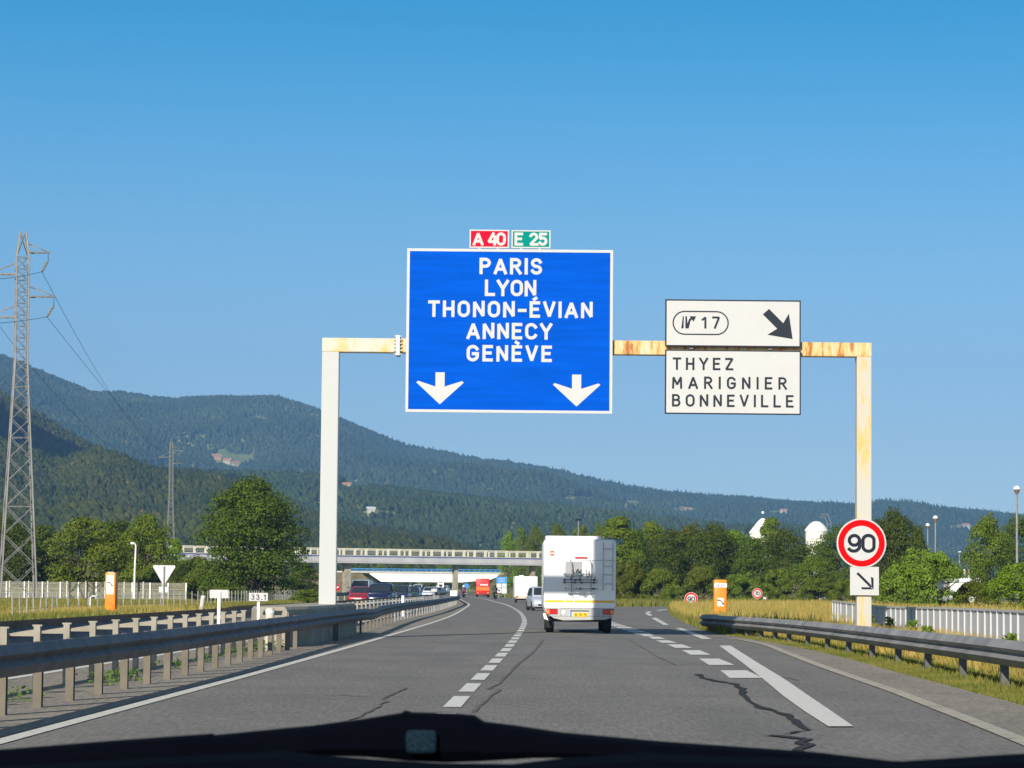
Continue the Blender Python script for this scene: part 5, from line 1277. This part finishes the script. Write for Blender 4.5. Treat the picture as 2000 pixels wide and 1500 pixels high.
def tree(key, label, u, vt, vb, wpx, D=None, group=None, name='tree', cat='tree', rz=None):
    if D is None: D = G(u, vb).y
    p = FPX/D; a = P(u, vt, D); H_ = a.z; W_ = wpx/p; me, tk, pw, ph_ = PROTO[key]
    r = bpy.data.objects.new(name, None); COL.objects.link(r); r.location = (a.x, D, 0)
    r.rotation_euler = (0, 0, rnd.uniform(0, 6.28) if rz is None else rz); r.scale = (W_/pw, W_/pw, H_/ph_)
    tag(r, label, cat, group)
    if key not in TR:
        c = bpy.data.objects.new('crown', me); t_ = tk.build('trunk', M_BARK, None)
        COL.objects.link(c); TR[key] = (c, t_)
    else:
        c = TR[key][0].copy(); t_ = TR[key][1].copy(); COL.objects.link(c); COL.objects.link(t_)
    c.parent = r; t_.parent = r; return r
GL_ = 'trees in the row at the left below the forest slope'
tree('big', 'big dense round dark green tree left of the left gantry post', 497, 932, 1188, 205, 232, rz=0.4)
tree('b', 'bright green tree behind the left orange phone', 168, 1008, 1168, 150, 275, GL_)
tree('f', 'dark tree behind the foot of the tall pylon', 84, 1022, 1166, 105, 300, GL_)
tree('a', 'dark tree at the very left edge behind the tall pylon', 10, 1005, 1166, 120, 290, GL_)
tree('f', 'dark green tree between the orange phone and the street lamp', 232, 1013, 1166, 112, 300, GL_)
tree('b', 'green tree with light top right of the street lamp', 288, 1003, 1166, 108, 290, GL_)
tree('d', 'small slim tree before the road bank behind the yield sign', 346, 1046, 1166, 48, 340, GL_)
tree('c', 'olive tree before the road bank left of the big round tree', 385, 1088, 1172, 90, 262)
tree('g', 'low leafy bush left of the big round tree', 400, 1110, 1178, 120, 250, name='bush', cat='bush')
tree('g', 'low bush behind the yield sign', 335, 1100, 1172, 110, 285, name='bush', cat='bush')
tree('e', 'light green low bush at the foot of the big round tree', 440, 1145, 1186, 90, 215, name='bush', cat='bush')
tree('f', 'dark tree in the gap between big round tree and gantry post', 592, 1098, 1176, 80, 330, name='tree')
tree('g', 'small bush right of the big round tree at the gantry post foot', 600, 1152, 1186, 90, 215, name='bush', cat='bush')
tree('e', 'round green bush beneath the bridge next to the left pier', 712, 1131, 1163, 42, 620, name='bush', cat='bush')
GM = 'trees behind the overpass right of the blue sign'
tree('d', 'slim tree rising above the bridge railing, left of the camper van', 1020, 1024, 1170, 36, 620, GM)
tree('b', 'leafy tree above the bridge railing, furthest left of its cluster', 994, 1036, 1168, 36, 640, GM)
tree('c', 'olive tree just left of the camper van roof', 1046, 1031, 1168, 46, 600, GM)
tree('c', 'olive tree above the left half of the camper van roof', 1088, 1026, 1168, 56, 560, GM)
tree('b', 'green tree above the middle of the camper van roof', 1135, 1026, 1168, 60, 520, GM)
tree('c', 'tree just above the right part of the camper van roof', 1172, 1028, 1168, 54, 480, GM)
GR = 'trees of the long row along the exit road'
row = [('d','tall light green tree at the right shoulder of the camper van',1206,1001,80,330),('f','dark tree second in the row from the camper van',1240,1030,70,345),
 ('b','rather light tree third in the row from the camper van',1272,1017,74,350),('a','dark rounded tree left of the cone roofed silo, lower one',1312,1031,84,335),
 ('c','olive tree above the small round 90 sign',1350,1029,86,340),('a','broad dark tree behind the right orange phone',1392,1020,92,330),
 ('b','tree between the orange phone and the cone roofed silo',1432,1034,84,335),('f','tree just left of the small 70 sign',1468,1046,70,325),
 ('d','tall thin tree covering the cone roofed silo from the right',1502,1003,62,430),('a','dark tree between the two silos',1532,1030,84,335),
 ('c','tree covering the foot of the domed silo',1590,1086,84,310),('a','dark tree left of the large 90 sign',1640,1024,86,330)]
for k_, lb, u, vt, w_, D_ in row: tree(k_, lb, u, vt, 1176, w_*1.22, D_, GR)
lows = [('g','low olive bush right of the camper van at the bend',1226,1100,88,262),('g','low bush at the far edge of the exit road',1290,1112,92,262),
 ('e','light bush under the dark trees left of the small 90 sign',1312,1140,60,245),('g','dark low bush behind the small 90 sign',1372,1108,92,268),('e','low bush between the orange phone and the 70 sign',1450,1118,100,268),
 ('g','low bush right of the small 70 sign',1520,1112,96,268),('e','pale low bush left of the large 90 sign',1600,1128,96,262),('e','grey green bush touching the post under the arrow plate',1650,1130,70,190)]
for k_, lb, u, vt, w_, D_ in lows: tree(k_, lb, u, vt, 1180, w_, D_, 'low bushes below the row of trees', 'bush', 'bush')
tree('a', 'tall tree right of the large 90 sign', 1742, 992, 1190, 112, 260)
tree('f', 'smaller tree between the 90 sign and the ball lamps', 1790, 1022, 1180, 60, 300)
tree('e', 'broad light green bush behind the white fence', 1806, 1068, 1196, 178, 150, name='bush', cat='bush')
tree('e', 'smaller leafy bush over the white fence, just right of the gantry post', 1752, 1100, 1196, 90, 160, name='bush', cat='bush')
tree('c', 'dark tree at the right below the tallest ball lamp', 1930, 1010, 1190, 92, 250)
tree('a', 'dark tree at the right edge behind the tallest ball lamp', 1990, 1004, 1190, 90, 265)
tree('b', 'bright leafy tree at the right edge over the white fence', 2000, 1096, 1205, 130, 140)
tree('g', 'low olive bush over the white fence right of the light green bush', 1905, 1138, 1200, 120, 150, name='bush', cat='bush')
# belt of trees seen under the bridge, far away
GF = 'far trees seen under the overpass'
ORD = 'first second third fourth fifth sixth seventh eighth ninth tenth eleventh twelfth thirteenth fourteenth fifteenth'.split()
for i in range(15):
    u = 652 + i*31
    tree('acfb'[i % 4], 'dim far tree seen under the bridge, %s from the left gantry post' % ORD[i], u + rnd.uniform(-6, 6), 1098 + rnd.uniform(-6, 6), 1156, 40, 920 + rnd.uniform(-30, 30), GF)

# ------------------------------------------------------------------ grass
def grass_mat(name, c1, c2, scale=.35):
    m = mat(name, c1, .8, spec=.2); n, l, b = nodes_of(m); tc = n.new('ShaderNodeTexCoord')
    a = n.new('ShaderNodeTexNoise'); a.inputs['Scale'].default_value = scale; a.inputs['Detail'].default_value = 8; a.inputs['Roughness'].default_value = .75
    l.new(tc.outputs['Object'], a.inputs['Vector']); r = n.new('ShaderNodeValToRGB'); r.color_ramp.elements[0].position = .40; r.color_ramp.elements[1].position = .60
    r.color_ramp.elements[0].color = (*c2, 1); r.color_ramp.elements[1].color = (*c1, 1); l.new(a.outputs['Fac'], r.inputs['Fac']); l.new(r.outputs['Color'], b.inputs['Base Color'])
    t = n.new('ShaderNodeBsdfTranslucent'); l.new(r.outputs['Color'], t.inputs['Color']); mx = n.new('ShaderNodeMixShader'); mx.inputs['Fac'].default_value = .3
    l.new(b.outputs[0], mx.inputs[1]); l.new(t.outputs[0], mx.inputs[2]); l.new(mx.outputs[0], n['Material Output'].inputs['Surface']); return m
M_GRASS = grass_mat('green_grass', (.24,.21,.05), (.10,.14,.02), .5); M_STRAW = grass_mat('straw_grass', (.50,.36,.11), (.27,.24,.05), .22); M_WEED = leaf_mat('weed_leaf', (.10,.19,.02), (.06,.12,.015), 5)
def blades(name, label, xy, hgt, wid, m, seed, lean=.25, zb=-.06, cat='grass'):
    rg = np.random.default_rng(seed); n = len(xy); a = rg.uniform(0, math.pi*2, n); h = hgt * rg.uniform(.5, 1.25, n) if np.isscalar(hgt) else hgt*rg.uniform(.6, 1.25, n)
    w = wid * rg.uniform(.6, 1.4, n) if np.isscalar(wid) else wid
    V = np.empty((n, 3, 3)); b = np.column_stack([xy, np.full(n, zb)]); s = np.column_stack([np.cos(a), np.sin(a)*.5, np.zeros(n)])*w[:, None]/2
    V[:, 0] = b - s; V[:, 1] = b + s; V[:, 2] = b + np.column_stack([rg.normal(0, lean, n)*h, rg.normal(0, lean, n)*h, h])
    o = bpy.data.objects.new(name, np_mesh(name, V.reshape(-1, 3), np.arange(3*n).reshape(n, 3), m)); COL.objects.link(o); tag(o, label, cat, kind='stuff'); return o
rg = np.random.default_rng(11)
def strip(n, d0, d1, fa, fb, pw=1.0):
    d = d0 + (d1-d0)*rg.uniform(0, 1, n)**pw; t = rg.uniform(0, 1, n)
    xa = np.array([fa(q) for q in d]); xb = np.array([fb(q) for q in d]); return np.column_stack([xa + (xb-xa)*t, d])
blades('grass', 'short green grass fringe along the right pavement edge', strip(26000, 28, 100, lambda d: RB(d)+.0, lambda d: max(RB(d)+.12, XR(min(d,88))-.05), 1.2), .085, .035, M_GRASS, 1)
blades('grass', 'tall dry grass behind the right guard rail', strip(46000, 30, 100, lambda d: XR(min(d, 88))+.75, lambda d: XR(min(d,88))+3.6, 1.2), .46, .04, M_STRAW, 2)
blades('grass', 'green weeds under the right guard rail', strip(16000, 30, 95, lambda d: XR(min(d, 88))-.05, lambda d: XR(min(d,88))+1.2), .13, .05, M_GRASS, 3)
fieldR = lambda d: 7.1 if d < 92 else (RB(d)+.1 if d < 165 else 9.4 + (d-165)*.07)
blades('grass', 'golden dry grass on the island beside the exit road', strip(34000, 88, 188, fieldR, lambda d: fieldR(d)+9, .9), .62, .09, M_STRAW, 4)
blades('grass', 'green grass along the edge of the grass island', strip(12000, 84, 180, lambda d: (RB(d) if d < 165 else 9.3+(d-165)*.07), lambda d: (RB(d) if d < 165 else 9.3+(d-165)*.07)+1.1), .40, .07, M_GRASS, 5)
blades('grass', 'pale dry meadow in front of the right row of trees', strip(30000, 110, 190, lambda d: 13 if d < 190 else 17, lambda d: 36), .75, .13, M_STRAW, 6)
blades('grass', 'far dry meadow before the trees beyond the exit road', strip(16000, 232, 262, lambda d: 2.0 if d < 235 else 5, lambda d: 46), .55, .2, M_GRASS, 16)
blades('grass', 'rough meadow grass beyond the opposite carriageway', strip(46000, 95, 235, lambda d: L(d)-OUT-.1, lambda d: L(d)-OUT-20-d*.06), .30, .10, grass_mat('meadow_grass', (.33,.25,.06), (.12,.15,.025), .14), 7)
blades('grass', 'green fringe of grass beside the opposite carriageway', strip(14000, 95, 240, lambda d: L(d)-OUT+.3, lambda d: L(d)-OUT-2.2), .34, .09, M_GRASS, 8)
blades('grass', 'straw coloured patches in the left meadow', np.column_stack([rg.normal(-17.5, 1.6, 9000), rg.normal(128, 10, 9000)]), .38, .08, M_STRAW, 9)
blades('grass', 'grass at the verge below the overpass on the right', strip(14000, 235, 520, lambda d: C(d)+5.1, lambda d: C(d)+22), .45, .25, M_GRASS, 10)
# weeds between the median rails
wd = []
for d, n_ in ((31.5, 40), (37.0, 60), (38.6, 90), (44, 35), (48, 40), (53, 60), (57, 90), (59.5, 100)):
    wd.append(np.column_stack([rg.normal(L(d)-OFF(d)-.5, .12, n_), rg.normal(d, .38, n_)]))
wd = np.vstack(wd + wd[:]); wd = wd + rg.normal(0, .05, wd.shape); n = len(wd)
V, F = leaves(rg, np.column_stack([wd, rg.uniform(.01, .17, n)]), np.tile([0, -.4, .8], (n, 1)), .05)
o = bpy.data.objects.new('weeds', np_mesh('weeds', V, F, M_WEED)); COL.objects.link(o); tag(o, 'small green weeds growing between the median guard rails', 'weeds', kind='stuff')
# tall weeds before the white fence
for i, (u, vt, D_) in enumerate(((1738,1206,74),(1782,1212,70),(1812,1222,62),(1700,1200,80),(1975,1238,48))):
    a = P(u, vt, D_); n = 170; q = np.column_stack([rg.normal(0, .11, n), rg.normal(0, .11, n), rg.uniform(.05, a.z, n)]); q[:, :2] *= (1.5 - q[:, 2:3]/a.z)
    V, F = leaves(rg, q, np.tile([0, -.5, .5], (n, 1)), .10); me = np_mesh('foliage', V, F, M_LEAF[3])
    rt = thing('weed_plant', ['tall weed nearest the right side of the gantry post','tall weed in front of the first white fence boards','spindly weed rising over the guard rail before the fence','weed just behind the gantry post foot','leafy weed over the guard rail at the right edge'][i], 'weed', (a.x, D_, 0), 0)
    o = bpy.data.objects.new('foliage', me); COL.objects.link(o); o.parent = rt
    MB().tube([(0,0,0),(.03,0,a.z*.9)], [.02,.008], 5).build('stem', M_BARK, rt)

# ------------------------------------------------------------------ hills with forest
def interp(pts, x): return np.interp(x, [p_[0] for p_ in pts], [p_[1] for p_ in pts])
def vnoise(x, y, seed, sc):
    """smooth value noise on arrays"""
    rg_ = np.random.default_rng(seed); T = rg_.uniform(-1, 1, (256, 256)); x = x/sc + 500; y = y/sc + 500
    xi = np.floor(x).astype(int); yi = np.floor(y).astype(int); fx = x-xi; fy = y-yi; fx = fx*fx*(3-2*fx); fy = fy*fy*(3-2*fy)
    g_ = lambda a, b: T[a % 256, b % 256]
    return (g_(xi, yi)*(1-fx)+g_(xi+1, yi)*fx)*(1-fy) + (g_(xi, yi+1)*(1-fx)+g_(xi+1, yi+1)*fx)*fy
def fbm(x, y, seed, sc, o=4):
    r_ = 0; a = 1
    for i in range(o): r_ = r_ + a*vnoise(x, y, seed+i, sc/2**i); a *= .5
    return r_
HZ = lambda u: 1150 + (u-1000)*.00925
M_HILL = mat('hill_ground', (.26,.27,.08), .95, 0, 0, .01, col2=(.13,.17,.04), detail=8)
def forest_mat(name, c1, c2, c3, sc):
    m = mat(name, c1, .9, spec=.1); n, l, b = nodes_of(m); at = n.new('ShaderNodeAttribute'); at.attribute_name = 'tint'
    r = n.new('ShaderNodeValToRGB'); e = r.color_ramp.elements; e[0].color = (*c2, 1); e[1].color = (*c1, 1); k_ = e.new(.93); k_.color = (*c1, 1); e[-1].color = (*c3, 1)
    tc = n.new('ShaderNodeTexCoord'); a = n.new('ShaderNodeTexNoise'); a.inputs['Scale'].default_value = sc; a.inputs['Detail'].default_value = 3
    l.new(tc.outputs['Object'], a.inputs['Vector']); md = n.new('ShaderNodeMath'); md.operation = 'MULTIPLY_ADD'; md.inputs[1].default_value = 1.7; md.inputs[2].default_value = -.83
    l.new(a.outputs['Fac'], md.inputs[0]); ad = n.new('ShaderNodeMath'); ad.operation = 'ADD'; ad.use_clamp = True; l.new(at.outputs['Fac'], ad.inputs[0]); l.new(md.outputs[0], ad.inputs[1])
    l.new(ad.outputs[0], r.inputs['Fac']); l.new(r.outputs['Color'], b.inputs['Base Color']); return m
def hill(name, label, crest, d0f, d1f, u0, u1, trees, th, seed, amp, fm, clearings=(), shape=1.0, ndu=110, ndt=60, back=.35, hide=None):
    us = np.linspace(u0, u1, ndu); ts = np.linspace(0, 1+back, ndt); U, T = np.meshgrid(us, ts, indexing='ij')
    def surf(U, T):
        d0 = d0f(U); d1 = d1f(U); D = d0 + (d1-d0)*T; v = interp(crest, U) + 8
        ang = (HZ(U) - v)/FPX; zc = CAMZ + ang*d1
        Tc = np.clip(T, 0, 1); s_ = np.where(T <= 1, (Tc**1.15)*(1-.18*Tc) / .82, 1 - (T-1)*1.6)
        z = zc * s_; X = (U-1000)/FPX*D
        env = np.clip(Tc*(1.0-Tc)*4, 0, 1)*(T <= 1)
        z = z + fbm(X, D*1.0, seed, amp*9, 4)*amp*env
        return X, D, z - 3*(T < .02)
    X, D, Z = surf(U, T)
    V = np.stack([X, D, Z], -1).reshape(-1, 3); idx = np.arange(ndu*ndt).reshape(ndu, ndt)
    F = np.stack([idx[:-1, :-1], idx[1:, :-1], idx[1:, 1:], idx[:-1, 1:]], -1).reshape(-1, 4)
    o = bpy.data.objects.new(name, np_mesh(name, V, F, M_HILL, True)); COL.objects.link(o); o['kind'] = 'structure'
    rg_ = np.random.default_rng(seed+50); n = trees
    u = rg_.uniform(u0, u1, n); t = rg_.uniform(0.0, 1.015, n)**.8
    keep = rg_.uniform(0, 1, n) < 1.0
    X, D, Z = surf(u, t)
    PV = HZ(u) - (Z-CAMZ)/D*FPX                     # height of the spot as seen from the motorway
    for (cu, cv, ru, rv) in clearings: keep &= (((u-cu)/ru)**2 + ((PV-cv)/rv)**2) > 1
    if hide is not None: keep &= PV < interp(hide, u) + 12
    X, D, Z, u = X[keep], D[keep], Z[keep], u[keep]; n = len(X)
    h = th*rg_.uniform(.45, 1.7, n)*(1+.25*fbm(X, D, seed+9, 120, 2)); w = h*rg_.uniform(.34, .52, n); con = (rg_.uniform(0, 1, n) + .45*fbm(X, D, seed+19, 260, 2)) > .85
    K = 5; a0 = rg_.uniform(0, 6.28, n); V = np.empty((n, 2*K+1, 3))
    for k_ in range(K):
        an = a0 + 2*math.pi*k_/K; j1 = rg_.uniform(.75, 1.2, n); j2 = rg_.uniform(.7, 1.2, n)
        w1 = np.where(con, w*.62, w*.80)*j1; w2 = np.where(con, w*.34, w*.72)*j2
        V[:, k_] = np.stack([X + np.cos(an)*w1, D + np.sin(an)*w1, Z + h*np.where(con, .12, .18)], -1)
        V[:, K+k_] = np.stack([X + np.cos(an+.5)*w2, D + np.sin(an+.5)*w2, Z + h*np.where(con, .55, .68)*rg_.uniform(.9, 1.1, n)], -1)
    V[:, 2*K] = np.stack([X, D, Z + h*np.where(con, 1.25, .98)], -1)
    q = []
    for k_ in range(K):
        j = (k_+1) % K; q += [(k_, j, K+j), (k_, K+j, K+k_), (K+k_, K+j, 2*K)]
    Fq = (np.array(q)[None] + (np.arange(n)*(2*K+1))[:, None, None]).reshape(-1, 3)
    me = np_mesh('forest', V.reshape(-1, 3), Fq, fm, True)
    at = me.attributes.new('tint', 'FLOAT', 'POINT'); at.data.foreach_set('value', np.repeat(np.clip(rg_.normal(.45, .15, n) - .18*con, 0, 1), 2*K+1).astype(np.float32))
    o = bpy.data.objects.new('forest', me); COL.objects.link(o); tag(o, label, 'forest', kind='stuff'); return surf
FM_FAR = forest_mat('far_forest', (.052,.076,.024), (.022,.040,.014), (.12,.125,.04), .006)
FM_MID = forest_mat('middle_forest', (.058,.082,.022), (.023,.041,.012), (.12,.12,.035), .008)
FM_NEAR = forest_mat('near_forest', (.072,.080,.016), (.022,.035,.008), (.15,.11,.035), .012)
crestA = [(-250,640),(-100,668),(0,695),(30,703),(60,718),(140,748),(175,763),(220,765),(300,775),(340,780),(380,776),(430,774),(540,777),(580,788),(620,800),(700,832),(800,868),(900,889),(1000,903),(1060,912),(1160,935),(1240,953),(1300,964),(1400,974),(1500,979),(1600,988),(1700,992),(1800,997),(1900,1008),(2000,1018),(2200,1030)]
sA = hill('far_hill', 'blue green forest covering the long far ridge', crestA, lambda u: 3300+0*u, lambda u: 6200+0*u, -250, 2200, 170000, 8.5, 21, 55, FM_FAR, hide=[(-250,880),(0,900),(300,945),(450,960),(640,975),(760,985),(900,1000),(1050,1020),(1200,1040),(1400,1065),(2200,1120)],
     clearings=[(455,903,46,15),(510,944,44,9),(590,938,16,7),(500,821,28,7),(560,828,14,5),(1130,978,36,8),(1230,985,30,7),(436,896,18,14),(1340,998,26,7),(1530,1004,30,7),(1880,1032,30,7)], back=.3)
crestB = [(300,925),(380,932),(450,940),(560,944),(640,946),(760,956),(900,972),(1050,988),(1200,1008),(1400,1032),(1650,1062),(1800,1085),(2200,1110)]
sB = hill('middle_hill', 'green forest on the lower middle ridge with scattered farmhouses', crestB, lambda u: 2100+0*u, lambda u: 3200+0*u, 250, 2200, 62000, 6.2, 31, 26, FM_MID, hide=[(250,960),(420,970),(520,1010),(700,1070),(850,1110),(2200,1125)],
     clearings=[(728,1003,18,9),(697,955,40,9),(1010,1030,26,8)], back=.3)
crestD = [(-250,640),(-100,700),(0,765),(60,800),(110,833),(150,858),(200,880),(260,905),(300,924),(350,944),(450,975),(560,1010),(700,1060)]
sD = hill('shaded_spur', 'dark shaded forest on the steep left spur', crestD, lambda u: 2000+0*u, lambda u: 3000+0*u, -250, 640, 26000, 5.8, 41, 20, FM_NEAR, back=.25, hide=[(-250,900),(640,1000)])
crestC = [(-250,835),(0,862),(60,880),(110,902),(150,893),(190,880),(235,897),(270,915),(300,926),(350,934),(420,936),(470,952),(520,975),(600,1008),(700,1036),(800,1054),(870,1068),(950,1100)]
sC = hill('near_hill', 'sunlit mixed forest on the near left slope', crestC, lambda u: 1250+0*u, lambda u: 1950+0*u, -250, 940, 42000, 4.6, 51, 16, FM_NEAR, back=.25, hide=[(-250,1110),(2000,1110)])
# unseen side ridge left of the view, placed to throw shade on the spur
n = 40; rg2 = np.random.default_rng(3); vs = [(-750, 1840, 670)]; fs = []
for j, (rr, hh) in enumerate(((130, 580), (255, 390), (410, -3))):
    for i in range(n):
        a = 2*math.pi*i/n; k = rr*(1+.12*math.sin(3*a+j)); xx = -790 + k*math.cos(a)*.95; yy = 1850+k*1.3*math.sin(a); vs.append((min(xx, -.19*yy-20), yy, hh))
fs = [(0, 1+i, 1+(i+1) % n) for i in range(n)] + [(1+j*n+i, 1+(j+1)*n+i, 1+(j+1)*n+(i+1) % n, 1+j*n+(i+1) % n) for j in range(2) for i in range(n)]
o = MB().add(vs, fs).build('shading_hill', M_HILL, smooth=True); o['kind'] = 'structure'
# farmhouses on the slopes
M_HW = mat('house_wall', (.42,.36,.28), .8); M_HR = mat('house_roof', (.42,.20,.12), .8); M_HW2 = mat('house_wall_white', (.50,.50,.48), .8)
def on_slope(surf, u, v):
    t = np.linspace(.02, 1, 400); X, D, Z = surf(np.full(400, float(u)), t); pv = HZ(u) - (Z-CAMZ)/D*FPX; i = int(np.argmin(np.abs(pv - v))); return X[i], D[i], Z[i]
def farm(label, surf, u, v, W, m=M_HW, roof=M_HR, rz=.3):
    x, y, z = on_slope(surf, u, v); rt = thing('farmhouse', label, 'house', (float(x), float(y), float(z)), rz)
    MB().bbox(-W/2, W/2, -W*.35, W*.35, -6, W*.42).build('wall', m, rt)
    MB().prism([(-W*.40, W*.42), (W*.40, W*.42), (0, W*.72)], -W*.6, W*.6, axis='x').build('roof', roof, rt)
    if W < 10: return
    wq = MB()
    for i in (-.3, 0, .3): wq.bbox(i*W-.45, i*W+.45, -W*.35-.05, -W*.35, W*.2, W*.28)
    wq.build('window', M_GLASS, rt)
farm('orange roofed farmhouse at the left end of the bright meadow', sA, 424, 898, 15, mat('ochre_wall', (.50,.27,.15), .8))
farm('pale farmhouse below the bright meadow on the far ridge', sA, 446, 906, 14, rz=-.3)
farm('pinkish farmhouse at the right below the bright meadow', sA, 461, 911, 13, M_HW, rz=.6)
farm('small farmhouse right of the left gantry post, upper left one', sB, 679, 953, 8, rz=.2)
farm('small farmhouse right of the left gantry post, upper right one', sB, 718, 957, 8, rz=-.2)
farm('bright white farmhouse in the forest right of the left gantry post', sB, 727, 1001, 7, M_HW2, mat('pale_roof', (.6,.6,.6), .6))
farm('tiny white house on the far right slope under the exit signs', sA, 1345, 1001, 12, M_HW2)
farm('small pale house in the clearing right of the domed silo', sA, 1533, 1004, 12, M_HW2, rz=-.4)
farm('tiny pale house on the ridge at the far right', sA, 1888, 1032, 12, M_HW2)

# ------------------------------------------------------------------ air
hz = MB().bbox(-8500, 8500, -60, 7200, -70, 580).build('haze', mat('haze_volume', (1,1,1)))
hm = hz.data.materials[0]; hn, hl = hm.node_tree.nodes, hm.node_tree.links; hn.clear()
ho = hn.new('ShaderNodeOutputMaterial'); hv = hn.new('ShaderNodeVolumePrincipled'); hv.inputs['Color'].default_value = (.26, .54, .98, 1); hv.inputs['Density'].default_value = 0.000105
hv.inputs['Anisotropy'].default_value = 0.0
hl.new(hv.outputs['Volume'], ho.inputs['Volume']); tag(hz, 'thin blue haze filling the valley air', 'haze', kind='stuff')

# ------------------------------------------------------------------ the car we look out of: wiper and scuttle at the foot of the windscreen
cw = thing('own_car', 'black wiper and scuttle of our own car along the bottom edge', 'car', (0, 1.0, 1.2))
M_WIPE = mat('wiper_black', (.0015,.002,.0045), .9, spec=.02)
def sil(name, top, bot, Y, dep, m, parent):
    us = sorted(set([a[0] for a in top] + [a[0] for a in bot])); q = MB(); rings = []
    for u in us:
        vt = float(np.interp(u, [a[0] for a in top], [a[1] for a in top])); vb = float(np.interp(u, [a[0] for a in bot], [a[1] for a in bot]))
        a = P(u, vt, Y); b = P(u, vb, Y); h = a.z-b.z; e = min(.25*h, .004)
        rings.append([(a.x, Y, b.z+e), (a.x, Y, a.z-e), (a.x, Y+e, a.z), (a.x, Y+dep-e, a.z), (a.x, Y+dep, a.z-e), (a.x, Y+dep, b.z+e), (a.x, Y+dep-e, b.z), (a.x, Y+e, b.z)])
    q.loft(rings); return q.build(name, m, parent, world=True, smooth=True)
top = [(-300,1492),(0,1470),(200,1454),(400,1440),(404,1443),(600,1424),(700,1411),(780,1398),(784,1394),(792,1394),(798,1397),(880,1399),(925,1403),(945,1416),(1010,1424),(1100,1438),(1300,1456),(1600,1477),(1790,1499),(1990,1522),(2300,1545)]
bot = [(-300,1600),(0,1560),(400,1510),(560,1482),(640,1477),(720,1480),(800,1488),(870,1491),(930,1489),(1040,1482),(1120,1481),(1256,1487),(1400,1505),(1790,1512),(1990,1530),(2300,1552)]
sil('wiper_arm', top, bot, 1.0, .03, M_WIPE, cw)
a0, a1 = P(-250, 1500, 1.045), P(2280, 1545, 1.045)
sil('scuttle_panel', [(-400,1525),(0,1512),(540,1482.5),(600,1491),(720,1500),(850,1508),(1000,1510),(1100,1498),(1250,1488.5),(1262,1486),(1400,1492),(1800,1504),(2000,1491),(2400,1470)], [(-400,1900),(2400,1900)], .90, .05, M_WIPE, cw)
st = MB(); c = P(823, 1449, .998); st.rbox(c.x-.0055, c.x+.0055, .9965, .9999, c.z-.0042, c.z+.0042, .0016, 3)
st.build('blue_patch', mat('patch_blue', (.010,.026,.042), .9, 0, .7, 900, spec=.05), cw, world=True, smooth=True)  # small mottled bluish patch raised on the wiper arm
